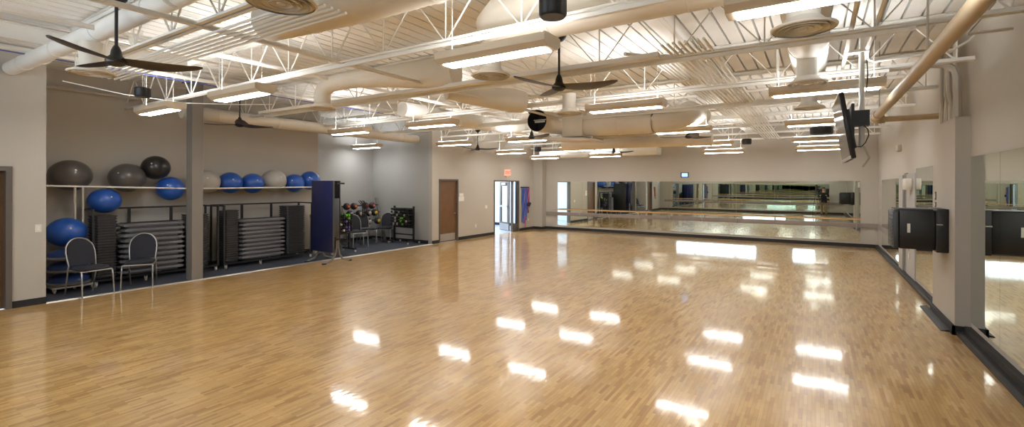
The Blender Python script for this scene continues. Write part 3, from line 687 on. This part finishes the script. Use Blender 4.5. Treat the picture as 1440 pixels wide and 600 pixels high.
# jump ropes / bands hanging right of exit
def band_rack(name, label, x, y0, cols, n, ztop, zlo, s):
    t = thing(name, label, 'band rack', (x, y0, 0))
    part('peg_rail', MB().box(min(x, x+.03*s), max(x, x+.03*s), y0-.04, y0+.62, ztop, ztop+.04), M['black'], t, True)
    return t
band_rack('band_rack', 'black peg rail on the wall right of the exit door holding exercise bands', XL, 16.72, None, 9, 1.77, .2, 1)
bands = [('bluerub', .35), ('bluerub', .5), ('purple', .3), ('bluerub', .62), ('pink', .12), ('bluerub', .45), ('purple', .58), ('pink', .8), ('black', .72), ('pink', .95)]
for k, (c, zl) in enumerate(bands):
    y = 16.74+.058*k; x = XL+.055+.02*(k % 2)
    m = MB()
    for s in (-1, 1):
        pts = [(x, y+s*.012, 1.76)]+[(x+.01*math.sin(j*1.7+k), y+s*(.014+.012*math.sin(j*.9+k)), 1.76-(1.76-zl)*j/7) for j in range(1, 8)]
        m.tube(pts, .013 if c != 'pink' else .009, 7)
    m.sphere((x, y, zl), .022, 8, 6)
    cn = {'bluerub': 'blue', 'purple': 'purple', 'pink': 'magenta', 'black': 'black'}[c]
    solo('exercise_band', m, M[c], '%s exercise band, %s from the left on the peg rail by the exit door' % (cn, ORD[k]), 'exercise band', 'exercise bands by the exit')
m = MB(); 
for k in range(4): m.sphere((XL+.10, 17.10+.055*k, 1.05+.05*(k % 2)), .06, 10, 8)
solo('grip_bundle', m, M['black'], 'bundle of black grips hanging halfway down the exercise bands', 'grips')
for k, c in enumerate(('red', 'green', 'red')):
    y = .15+.1*k
    solo('exercise_band', MB().tube([(XL+.03, y, 1.75), (XL+.06, y-.02, 1.2), (XL+.05, y+.02, .85+.1*k)], .03, 8), M[c], '%s exercise band hanging on the left wall beside the camera, %s one' % ({'red': 'red', 'green': 'green'}[c], ORD[k]), 'exercise band', 'bands on the near left wall')

# ------------------------------------------------------------------ ball rack rails and balls
def railset(y0, y1, z0, z1, label, xf=-11.27, xb=-11.76):
    t = thing('ball_shelf', label, 'ball shelf', (xf, (y0+y1)/2, min(z0, z1)))
    part('front_rail', MB().tube([(xf, y0, z0), (xf, y1, z1)], .017, 12), M['white'], t, True)
    part('back_rail', MB().tube([(xb, y0, z0), (xb, y1, z1)], .017, 12), M['white'], t, True)
    for k in range(4):
        f = .08+.84*k/3; y = y0+(y1-y0)*f; z = z0+(z1-z0)*f
        part('cross_tube', MB().tube([(xf, y, z), (xb, y, z), (XA, y, z)], .011, 8), M['white'], t, True)
    return t
railset(2.53, 4.84, 1.862, 1.80, 'white two rail ball shelf left of the steel column')
railset(4.90, 7.85, 1.80, 1.825, 'white two rail ball shelf right of the steel column')
for y in (2.93, 3.04):
    solo('shelf_post', MB().tube([(-11.27, y, .004), (-11.27, y, 1.83)], .018, 10), M['conduit'], 'slim grey post under the left ball shelf, %s of the pair' % ('left' if y < 3 else 'right'), 'post')
def shelf_ball(u_y, r, matk, label, sq=.94, zoff=None, x=-11.515):
    zr = 1.862-(u_y-2.53)*.0268 if u_y < 4.87 else 1.80+(u_y-4.9)*.0085
    z = zr+math.sqrt(max(.0004, (r+.015)**2-.245**2))*sq if zoff is None else zoff
    t = thing('exercise_ball', label, 'exercise ball', (x, u_y, z), 0, 'exercise balls')
    m = MB().sphere((0, 0, 0), r, 36, 22, sq)
    part('shell', m, M[matk], t)
    s = MB().lathe([(.014, -.006), (.016, 0), (.010, .004), (.0005, .005)], n=10)
    s.xf(Matrix.Rotation(math.radians(70), 4, 'Y')); s.xf(Matrix.Translation((r*.94, 0, r*.3)) )
    s.xf(Matrix.Rotation(math.radians(-50+u_y*17 % 60), 4, 'Z'))
    part('plug', s, M['plate'], t)
    return t
shelf_ball(2.93, .315, 'ballgrey', 'large dark grey exercise ball at the left end of the ball shelf', .9)
shelf_ball(3.78, .305, 'ballgrey', 'large dark grey exercise ball on the shelf beside the black ball', .92)
shelf_ball(4.26, .255, 'ballblack', 'black exercise ball perched highest on the ball shelf', .95, 2.235, -11.50)
shelf_ball(4.53, .26, 'ballblue', 'blue exercise ball on the shelf just left of the steel column', .95, 1.80)
shelf_ball(5.24, .275, 'ballsilver', 'silver exercise ball half hidden by the right of the steel column')
shelf_ball(5.745, .262, 'ballblue', 'blue exercise ball on the shelf right of the half hidden silver ball')
shelf_ball(6.27, .255, 'ballblue', 'blue exercise ball on the shelf just left of the bright silver ball')
shelf_ball(6.81, .292, 'ballsilver', 'bright silver exercise ball between blue balls on the right shelf')
shelf_ball(7.36, .253, 'ballblue', 'blue exercise ball on the shelf just right of the bright silver ball')
shelf_ball(7.82, .262, 'ballblue', 'blue exercise ball at the right end of the ball shelf', .96, 2.0)
shelf_ball(3.40, .262, 'ballblue', 'blue exercise ball resting on a stack of black risers under the shelf', .88, 1.575, -11.42)
# BOSU cart
for k in range(3):
    z = .115+.225*k
    t = thing('balance_trainer', ['half ball balance trainer at the bottom of its stack', 'half ball balance trainer in the middle of its stack', 'half ball balance trainer topmost of its stack'][k], 'balance trainer', (-11.3, 2.86, z), 0, 'half ball balance trainers')
    part('platform', MB().lathe([(.28, 0), (.315, .008), (.325, .03), (.30, .045)], n=36), M['steelplate'], t)
    part('dome', MB().lathe([(.29, .04), (.285, .09), (.25, .135), (.18, .16), (.001, .172)], n=36), M['bosu'], t)
t = thing('storage_cart', 'low grey cart on casters under the half ball trainers', 'cart', (-11.3, 2.86, 0))
part('tray', MB().box(-11.62, -10.98, 2.56, 3.16, .08, .105), M['conduit'], t, True)
def caster(t, x, y, world=True, zt=.08):
    part('caster', MB().lathe([(.01, -.014), (.033, -.012), (.036, 0), (.033, .012), (.01, .014)], (x, y, .036), 16, 'y').bar((x, y-.018, .036), (x, y-.018, zt), .02, .004, (1, 0, 0)).bar((x, y+.018, .036), (x, y+.018, zt), .02, .004, (1, 0, 0)), M['conduit'], t, world)
for x in (-11.57, -11.03):
    for y in (2.6, 3.12): caster(t, x, y)
shelf_ball(2.83, .285, 'ballblue', 'blue exercise ball on top of the half ball trainers at far left', .90, 1.03, -11.33)

# ------------------------------------------------------------------ step racks
def rack(y0, y1, xf, xb, mids, label, hfront=1.40, front_posts=(True, True)):
    t = thing('step_rack', label, 'rack', ((xf+xb)/2, (y0+y1)/2, 0))
    b = MB(); r = .018
    for x in (xf, xb): b.box(x-r, x+r, y0, y1, .10, .135)
    for y in (y0+.02, y1-.02, (y0+y1)/2): b.box(xb, xf, y-r, y+r, .10, .135)
    part('base_frame', b, M['blackmetal'], t, True)
    for y in (y0+.02, y1-.02):
        part('end_frame', MB().box(xb-r, xb+r, y-r, y+r, .135, hfront+.03).box(xf-r, xf+r, y-r, y+r, .135, hfront).box(xb, xf+r, y-r, y+r, hfront, hfront+.03), M['blackmetal'], t, True)
    part('top_rail', MB().box(xb-r, xb+r, y0+.04, y1-.04, hfront, hfront+.035), M['blackmetal'], t, True)
    for y in mids: part('back_post', MB().box(xb-r, xb+r, y-r*1.3, y+r*1.3, .135, hfront), M['blackmetal'], t, True)
    for y in (y0+.06, y1-.06): 
        for x in (xf, xb): caster(t, x, y, zt=.10)
    if y1-y0 > 1.5: caster(t, xf, y0+(y1-y0)*.38, zt=.10)
    return t
rack(3.12, 5.30, -11.10, -11.66, (3.86, 4.60), 'black wheeled rack of exercise steps left of the steel column')
rack(5.38, 7.60, -11.08, -11.66, (6.09, 6.82), 'black wheeled rack of exercise steps right of the steel column')

def step_proto():
    t = thing('exercise_step', 'x', 'exercise step', (0, 0, 0))
    L, W, H_ = .56, .20, .10
    def ring(z, ix, iy):
        a, b2 = W-ix, L-iy; c2 = .05
        return [(-a+c2, -b2, z), (a-c2, -b2, z), (a, -b2+c2, z), (a, b2-c2, z), (a-c2, b2, z), (-a+c2, b2, z), (-a, b2-c2, z), (-a, -b2+c2, z)]
    m = MB().loft([ring(0, .035, .10), ring(.03, .03, .085), ring(.036, 0, .01), ring(.062, 0, 0), ring(.085, .012, .03), ring(.092, .03, .06)])
    part('platform', m, M['step'], t)
    part('top_mat', MB().loft([ring(.0921, .03, .07), ring(.098, .034, .075)]), M['steptop'], t)
    return t
S0 = step_proto()
def step_stack(y, x, n, where, group, z0=.137, dz=.1):
    global s_used
    for k in range(n):
        o = S0 if not s_used else dup(S0); s_used = True
        o.location = (x+random.uniform(-.008, .008), y+random.uniform(-.015, .015), z0+k*dz)
        o['label'] = 'wide grey exercise step, %s from the bottom of the pile %s' % (ORD[k], where); o['group'] = group
s_used = False
step_stack(4.13, -11.37, 10, 'left of the steel column', 'grey steps left of the column', .137, .1)
step_stack(6.36, -11.36, 10, 'right of the steel column', 'grey steps right of the column', .137, .094)
def riser_mb(w=.2, l=.16):
    def ring(z, i):
        a, b2, c2 = w-i, l-i, .03
        return [(-a+c2, -b2, z), (a-c2, -b2, z), (a, -b2+c2, z), (a, b2-c2, z), (a-c2, b2, z), (-a+c2, b2, z), (-a, b2-c2, z), (-a, -b2+c2, z)]
    return MB().loft([ring(0, .016), ring(.026, .014), ring(.028, 0), ring(.046, 0), ring(.050, .005)])
def riser_stack(y, x, n, l, label, z0=.137, dz=.0505):
    o = solo('step_riser', riser_mb(.2, l), M['riser'], label, 'step riser', label.split(' in ')[0]+' stack '+label[-18:])
    o['group'] = 'risers '+label.split(' stack ')[1]
    o.location = (x, y, z0)
    for k in range(1, n):
        c = o.copy(); COL.objects.link(c); c.location = (x+random.uniform(-.004, .004), y+random.uniform(-.005, .005), z0+k*dz)
riser_stack(3.36, -11.38, 23, .17, 'black square step riser in the stack under the blue ball')
riser_stack(4.95, -11.38, 22, .20, 'black square step riser in the stack behind the steel column', dz=.0505)
riser_stack(5.62, -11.36, 23, .16, 'black square step riser in the stack just right of the steel column')
riser_stack(7.20, -11.36, 24, .25, 'black square step riser in the stack beside the navy folding table')
t = thing('gear_bag', 'grey and yellow rolled gear standing behind the navy folding table', 'gear', (-11.45, 7.95, 0))
part('roll', MB().lathe([(.10, .004), (.12, .03), (.12, 1.0), (.09, 1.06)], (-11.45, 7.92, 0), 18), M['conduit'], t, True)
part('strap', MB().lathe([(.122, 1.0), (.128, 1.01), (.128, 1.08), (.10, 1.1)], (-11.45, 7.92, 0), 18), M['yellow'], t, True)

# ------------------------------------------------------------------ banquet chairs
def chair():
    t = thing('banquet_chair', 'x', 'chair', (0, 0, 0), 0, 'charcoal banquet chairs')
    # faces +x ; seat height .46
    def seatring(z, i):
        pts = []
        for k in range(28):
            a = 2*PI*k/28; c_, s_ = math.cos(a), math.sin(a)
            ex = (abs(c_)**.45)*math.copysign(1, c_); ey = (abs(s_)**.45)*math.copysign(1, s_)
            wy = .225-.025*(0.5-ex/2)
            pts.append(((.215-i)*ex, (wy-i)*ey, z))
        return pts
    part('seat', MB().loft([seatring(.432, .02), seatring(.44, .004), seatring(.468, 0), seatring(.487, .02), seatring(.492, .07)]), M['fabric'], t)
    part('seat_frame', MB().tube([(-.2, -.205, .425), (.19, -.225, .425), (.205, -.21, .425), (.205, .21, .425), (.19, .225, .425), (-.2, .205, .425), (-.2, -.205, .425)], .011, 8), M['chrome'], t)
    # back: rounded top hoop
    def backpt(y, z): return (-.205-.13*(z-.46)/.5-.012*math.cos(y*8), y, z)
    w = .205; hz = .955
    def outline(i):
        pts = [(-w+.012+i, .50), (-w+i, .62), (-w-.004+i, .72)]
        for k in range(13):
            a = PI-PI*k/12; pts.append(((w-i)*math.cos(a), .745+(hz-.745-i)*math.sin(a)))
        pts += [(w+.004-i, .72), (w-i, .62), (w-.012-i, .50)]
        return pts
    o1 = outline(.012)
    fr = [(backpt(y, z)[0]+.018, y, z) for y, z in o1]; bk = [(backpt(y, z)[0]-.018, y, z) for y, z in o1]
    o2 = outline(.04); fr2 = [(backpt(y, z)[0]+.032, y, z) for y, z in o2]
    bk2 = [(backpt(y, z)[0]-.026, y, z) for y, z in o2]
    part('backrest', MB().loft([bk2, bk, fr, fr2]), M['fabric'], t)
    hoop = [(-.30, -w+.005, .0), (-.215, -w+.0, .43)]+[(backpt(y, z)[0], y, z) for y, z in outline(0)]+[(-.215, w, .43), (-.30, w-.005, .0)]
    part('back_frame', MB().tube(hoop[1:-1], .0125, 10), M['chrome'], t)
    for s in (-1, 1):
        part('leg', MB().tube([(-.215, s*w, .43), (-.235, s*(w), .33), (-.305, s*(w-.005), .012)], .0125, 10).lathe([(.016, 0), (.017, .015)], (-.306, s*(w-.005), 0), 10), M['chrome'], t)
        part('leg', MB().tube([(.17, s*.222, .425), (.20, s*.224, .40), (.212, s*.226, .33), (.235, s*.232, .012)], .0125, 10).lathe([(.016, 0), (.017, .015)], (.236, s*.232, 0), 10), M['chrome'], t)
    return t
C0 = chair()
chairs = [(-10.50, 2.93, 12, 0, 'charcoal banquet chair nearest the left edge beside the blue half ball trainers'),
          (-10.55, 3.66, -30, 0, 'charcoal banquet chair in front of the grey steps left of the column'),
          (-11.78, 9.62, -16, .004, 'charcoal banquet chair in the deeper bay closest to the navy folding table'),
          (-12.15, 10.28, -12, .004, 'charcoal banquet chair in the middle of the three in the deeper bay'),
          (-11.98, 10.90, -58, .004, 'charcoal banquet chair turned beside the dumbbell rack')]
for i, (x, y, a, z, l) in enumerate(chairs):
    o = C0 if i == 0 else dup(C0)
    o.location = (x, y, z); o.rotation_euler = (0, 0, math.radians(a)); o['label'] = l
    if z == 0 and x < XL-.3: o.location.z = .004

# ------------------------------------------------------------------ folding tables stored upright
def fold_table():
    t = thing('folding_table', 'tall navy folding table parked upright on curved grey feet', 'folding table', (-10.1, 7.3, 0))
    part('table_top', MB().box(-10.50, -9.68, 7.17, 7.205, .27, 1.985, .006), M['navy'], t, True, label='navy laminate top')
    part('edge_band', MB().box(-9.68, -9.655, 7.165, 7.21, .27, 1.985), M['charcoal'], t, True)
    part('table_top', MB().box(-10.75, -9.94, 7.56, 7.595, .27, 1.985, .006), M['black'], t, True, label='dark underside top')
    part('side_panel', MB().box(-9.72, -9.69, 7.215, 7.37, .62, 1.56, .004), M['charcoal'], t, True)
    part('hinge_frame', MB().box(-10.5, -9.7, 7.30, 7.33, 1.90, 1.94).box(-9.76, -9.73, 7.21, 7.55, 1.90, 1.94).box(-10.45, -10.42, 7.21, 7.55, 1.90, 1.94).box(-9.76, -9.73, 7.21, 7.55, .55, .59).box(-10.45, -10.42, 7.21, 7.55, .55, .59), M['blackmetal'], t, True)
    for x in (-9.78, -10.45):
        s = []
        for sg in (-1, 1):
            pts = [(x, 7.38+sg*.02, .75), (x, 7.38+sg*.03, .35), (x, 7.38+sg*.06, .20), (x, 7.38+sg*.15, .08), (x, 7.38+sg*.30, .035), (x, 7.38+sg*.36, .02)]
            s.append(part('leg', MB().tube(pts, .024, 10), M['steel'], t, True))
            part('foot_pad', MB().box(x-.03, x+.03, min(7.38+sg*.33, 7.38+sg*.41), max(7.38+sg*.33, 7.38+sg*.41), 0, .03), M['base'], s[-1], False).location = Vector((0, 0, 0))-Vector(t.location)
    return t
fold_table()

# ------------------------------------------------------------------ weight racks
DB = None
def dumbbell(matk, label, group):
    m = MB().tube([(0, -.07, 0), (0, .07, 0)], .013, 8)
    for s in (-1, 1): m.lathe([(.030, s*.05-.001), (.038, s*.058), (.038, s*.098), (.030, s*.106)], (0, 0, 0), 6, 'y')
    return solo('dumbbell', m, M[matk], label, 'dumbbell', group)
def dumb_rack(loc, rz, W, H_, label, rows, cols, side, gm):
    t = thing('dumbbell_rack', label, 'rack', loc, rz)
    for s in (-1, 1):
        part('upright', MB().box(s*W/2-.025, s*W/2+.025, -.025, .025, .09, H_), M['blackmetal'], t)
        part('foot', MB().box(s*W/2-.025, s*W/2+.025, -.27, .27, .07, .11), M['blackmetal'], t)
        for q in (-.25, .25): caster(t, s*W/2, q, False, .07)
    part('cross_bar', MB().box(-W/2, W/2, -.02, .02, .27, .31), M['blackmetal'], t)
    part('cross_bar', MB().box(-W/2, W/2, -.02, .02, .50, .54), M['blackmetal'], t)
    part('back_board', MB().box(-W/2, W/2, .0, .015, .54, H_-.06), M['black'], t)
    for r in range(rows):
        part('shelf', MB().box(-W/2, W/2, -.10, 0, .545+r*(H_-.62)/rows, .552+r*(H_-.62)/rows), M['blackmetal'], t)
    R = Matrix.Translation(loc) @ Matrix.Rotation(rz, 4, 'Z')
    protos = {}
    for r in range(rows):
        for c_ in range(cols):
            x = -W/2+.065+(W-.13)*c_/(cols-1); z = .552+r*(H_-.62)/rows+.034
            k = 'black'
            if (c_, r) in gm: k = gm[(c_, r)]
            lab = {'black': 'small black dumbbell on the %s' % side, 'green': 'small lime green dumbbell on the %s' % side, 'purple': 'small purple dumbbell on the %s' % side, 'conduit': 'small grey dumbbell on the %s' % side}[k]
            if k not in protos:
                protos[k] = o = dumbbell(k, lab, {'conduit': 'grey'}.get(k, k)+' dumbbells on the '+side)
            else:
                o = protos[k].copy(); COL.objects.link(o)
            o.location = R @ Vector((x, -.10, z)); o.rotation_euler = (0, 0, rz)
gm1 = {(5, 1): 'green', (6, 2): 'green', (5, 2): 'green', (6, 0): 'green', (2, 1): 'conduit', (3, 3): 'conduit', (1, 4): 'conduit', (4, 4): 'conduit', (2, 2): 'conduit', (7, 3): 'conduit', (1, 0): 'conduit', (3, 0): 'conduit', (8, 1): 'conduit'}
dumb_rack((-11.22, 11.0, .004), 0, .86, 1.20, 'black wheeled dumbbell rack against the end wall of the deeper bay', 6, 10, 'rack by the end wall', gm1)
gm2 = {(6, 4): 'green', (6, 5): 'green', (5, 5): 'green', (6, 1): 'purple', (6, 0): 'purple', (5, 1): 'purple', (5, 3): 'purple', (3, 2): 'conduit', (2, 4): 'conduit', (4, 0): 'conduit'}
dumb_rack((-11.12, 8.42, .004), PI/2, .74, 1.12, 'black wheeled dumbbell rack partly hidden by the navy folding table', 6, 8, 'rack behind the folding table', gm2)
# leaning medicine ball rack
t = thing('medicine_ball_rack', 'dark leaning frame of medicine balls in the deeper bay corner', 'rack', (-12.5, 10.3, 0))
def lean(y, z, o=0): return (-12.80+.42*(1.42-z)/1.42+o, y+.0, z)
for y, e in ((9.72, .05), (11.24, -.05)):
    part('side_post', MB().bar((-12.82, y, 1.44), (-12.34, y+e*.6, .05), .07, .07), M['steel'], t, True)
    part('foot', MB().box(-12.95, -12.3, y+e*.6-.025, y+e*.6+.025, .004, .05), M['steel'], t, True)
for z in (1.30, 1.06, .80, .5):
    part('cross_rail', MB().tube([(lean(9.58, z-.1)[0]+.04, 9.74, z-.1), (lean(0, z-.1)[0]+.04, 11.22, z-.1)], .02, 8), M['blackmetal'], t, True)
mbc = [('red', 'yellow'), ('red', 'yellow'), ('black', 'yellow'), ('red', 'conduit'), ('red', 'conduit')]
balls = [(9.86, 1.19, 'red', 'yellow'), (10.14, 1.19, 'red', 'yellow'), (10.60, 1.19, 'black', 'red'), (10.88, 1.19, 'red', 'conduit'),
         (9.92, .95, 'black', 'conduit'), (10.30, .95, 'black', 'conduit'), (10.66, .95, 'black', 'conduit'), (10.92, .95, 'black', 'yellow'), (10.98, .68, 'black', 'yellow'), (10.6, .68, 'black', 'conduit')]
for k, (y, z, c1, c2) in enumerate(balls):
    x = lean(y, z)[0]+.13
    nm = {'red': 'red', 'yellow': 'yellow', 'black': 'black', 'conduit': 'grey'}
    b = thing('medicine_ball', '%s medicine ball with %s centre, %s on the leaning rack counting from top left' % ({'red': 'dark red', 'black': 'black'}[c1], nm[c2], ORD[k]), 'medicine ball', (x, y, z), 0, 'medicine balls on the leaning rack')
    part('shell', MB().sphere((0, 0, 0), .115, 20, 12), M['black'], b)
    part('centre_ring', MB().lathe([(.062, .098), (.058, .104), (.034, .114), (.03, .108)], n=18, axis='x', cap=False), M[c1 if c1 != 'black' else c2], b)
    part('centre_spot', MB().lathe([(.001, .121), (.024, .117), (.03, .105)], n=14, axis='x'), M[c2], b)
for k in range(5):
    y = 10.28+.045*k
    solo('exercise_band', MB().tube([(-12.55+.01*k, y, 1.36+.02*(k % 2)), (-12.42, y+.05, 1.2), (-12.40, y+.03, .9), (-12.44, y+.07, .72)], .012, 7), M['black'], 'black strap draped over the leaning medicine ball rack', 'strap', 'straps on the leaning rack')

# ------------------------------------------------------------------ photographer and tripod (seen in the mirrors)
def skin_obj(name, verts, edges, radii, m, parent=None, lvl=2):
    me = bpy.data.meshes.new(name); me.from_pydata(verts, edges, []); me.materials.append(m)
    o = bpy.data.objects.new(name, me); COL.objects.link(o)
    if parent: o.parent = parent
    sk = o.modifiers.new('Skin', 'SKIN'); sk.use_smooth_shade = True
    for i, r in enumerate(radii): me.skin_vertices[0].data[i].radius = (r, r) if not isinstance(r, tuple) else r
    me.skin_vertices[0].data[0].use_root = True
    ss = o.modifiers.new('Sub', 'SUBSURF'); ss.levels = lvl; ss.render_levels = lvl
    return o
V = []; Eg = []; Rr = []
def sv(p, r, par=None):
    V.append(p); Rr.append(r); i = len(V)-1
    if par is not None: Eg.append((par, i))
    return i
pel = sv((0, 0, .95), (.16, .12)); sp1 = sv((0, .01, 1.12), (.145, .11), pel); sp2 = sv((0, .03, 1.32), (.165, .115), sp1); nk0 = sv((0, .04, 1.46), (.10, .07), sp2); nk = sv((0, .05, 1.53), .052, nk0)
hd0 = sv((0, .06, 1.60), (.062, .075), nk); hd = sv((0, .065, 1.68), (.077, .095), hd0); hd2 = sv((0, .055, 1.75), (.06, .075), hd)
nose = sv((0, .165, 1.66), .012, hd)
for s in (-1, 1):
    ear = sv((s*.082, .055, 1.66), .014, hd)
    hp = sv((s*.09, 0, .90), .10, pel); kn = sv((s*.11, .02, .50), .06, hp); cf = sv((s*.115, -.005, .36), .056, kn); an = sv((s*.12, -.02, .09), .038, cf); toe = sv((s*.13, .15, .035), .034, an)
    sh = sv((s*.17, .03, 1.43), .062, nk0); el = sv((s*.27, .08, 1.18), .043, sh); wr_ = sv((s*.17, .30, 1.26), .028, el); pm = sv((s*.15, .36, 1.28), (.036, .022), wr_)
    th = sv((s*.12, .375, 1.30), .010, pm); sv((s*.105, .40, 1.315), .009, th)
    for q in range(4):
        f = sv((s*(.135+.016*q), .41, 1.295-.004*q), .009, pm); g = sv((s*(.13+.016*q), .438-.004*abs(q-1), 1.28), .008, f); sv((s*(.128+.016*q), .445-.004*abs(q-1), 1.255), .0075, g)
pr = thing('person', 'person in black top and khaki trousers beside the tripod, seen in the far mirror', 'person', (.42, -.62, 0), math.radians(6))
body = skin_obj('body', V, Eg, Rr, M['skin'], pr)
def sub(name, keep, infl, m, extra=()):
    idx = {k: i for i, k in enumerate(keep)}
    vs = [V[k] for k in keep]; es = [(idx[a], idx[b]) for a, b in Eg if a in idx and b in idx]
    rs = [(Rr[k] if isinstance(Rr[k], tuple) else (Rr[k], Rr[k])) for k in keep]
    for (p, r, par) in extra:
        vs.append(p); rs.append(r); es.append((idx[par], len(vs)-1))
    return skin_obj(name, vs, es, [(a+infl, b+infl) for a, b in rs], m, pr)
def upto(names):
    return names
n_side = (len(V)-9)//2
L0 = 9; R0 = 9+n_side
# offsets inside a side: ear0 hip1 knee2 calf3 ankle4 toe5 shoulder6 elbow7 wrist8
sub('shirt', [pel, sp1, sp2, nk0]+[b+k for b in (L0, R0) for k in (6, 7, 8)], .018, M['shirt'], [((0, 0, .84), (.17, .125), pel), ((0, .045, 1.52), (.05, .05), nk0)])
sub('trousers', [pel]+[b+k for b in (L0, R0) for k in (1, 2, 3, 4)], .014, M['khaki'], [((0, 0, 1.06), (.14, .10), pel)])
for s in (-1, 1):
    part('shoe', MB().loft([[(s*.125+.045*math.cos(a)*w, .05+.14*math.sin(a)*w, z) for a in [2*PI*k/16 for k in range(16)]] for z, w in ((0, 1), (.03, 1.02), (.06, .85), (.085, .5))]), M['black'], pr)
part('hair', MB().sphere((0, .045, 1.715), .098, 20, 12, 1.0), M['hair'], pr)
for s in (-1, 1): part('eye', MB().sphere((s*.03, .150, 1.685), .010, 8, 6), M['black'], pr)
part('mouth', MB().tube([(-.022, .150, 1.625), (0, .158, 1.623), (.022, .150, 1.625)], .005, 6), M['red'], pr)
t = thing('tripod', 'tall black photographic tripod seen in the far mirror', 'tripod', (0, -.16, 0))
part('column', MB().tube([(0, 0, 1.2), (0, 0, 1.80)], .014, 10).lathe([(.04, 1.45), (.045, 1.5), (.03, 1.55)], n=12), M['black'], t)
for k in range(3):
    a = math.radians(90+120*k+30); c_, s_ = math.cos(a), math.sin(a)
    lg = part('leg', MB().tube([(c_*.04, s_*.04, 1.5), (c_*.22, s_*.22, .8)], .016, 8).tube([(c_*.22, s_*.22, .82), (c_*.42, s_*.42, .01)], .011, 8), M['black'], t)
part('head', MB().box(-.03, .03, -.03, .03, 1.78, 1.835).tube([(0, 0, 1.8), (.02, -.16, 1.74)], .008, 8), M['black'], t)
t = thing('camera', 'black photographic camera on top of the tripod', 'camera', (0, -.16, 1.835))
part('body', MB().box(-.07, .07, -.035, .035, 0, .10, .01).box(-.03, .03, -.03, .03, .10, .125, .006), M['black'], t)
part('lens', MB().lathe([(.034, .036), (.034, .08), (.038, .085), (.038, .105), (.03, .105)], (0, 0, .055), 20, 'y'), M['black'], t)

# ------------------------------------------------------------------ camera
cam = bpy.data.cameras.new('camera_main'); co = bpy.data.objects.new('camera_main', cam); COL.objects.link(co)
F = 666.0
cam.sensor_width = 36; cam.sensor_fit = 'HORIZONTAL'; cam.lens = F/1440*36; cam.clip_start = .01
cam.shift_y = -(300-259.5)/1440
yaw = math.atan(428/666)
co.location = (0, 0, 1.9)
co.rotation_mode = 'XYZ'
R = Matrix.Rotation(yaw, 4, 'Z') @ Matrix.Rotation(PI/2, 4, 'X') @ Matrix.Rotation(.00225, 4, 'Z')
co.rotation_euler = R.to_euler('XYZ')
SC.camera = co

w = bpy.data.worlds.new('World'); SC.world = w; w.use_nodes = True
w.node_tree.nodes['Background'].inputs[0].default_value = (.8, .88, 1, 1); w.node_tree.nodes['Background'].inputs[1].default_value = .5
SC.view_settings.view_transform = 'Standard'; SC.view_settings.look = 'None'; SC.view_settings.gamma = 1
SC.view_settings.use_curve_mapping = False
SC.view_settings.exposure = 1.0
try:
    SC.cycles.use_denoising = True; SC.cycles.max_bounces = 10; SC.cycles.diffuse_bounces = 5; SC.cycles.glossy_bounces = 8; SC.cycles.transmission_bounces = 6
    SC.cycles.caustics_reflective = False; SC.cycles.caustics_refractive = False; SC.cycles.sample_clamp_indirect = 6
except Exception: pass
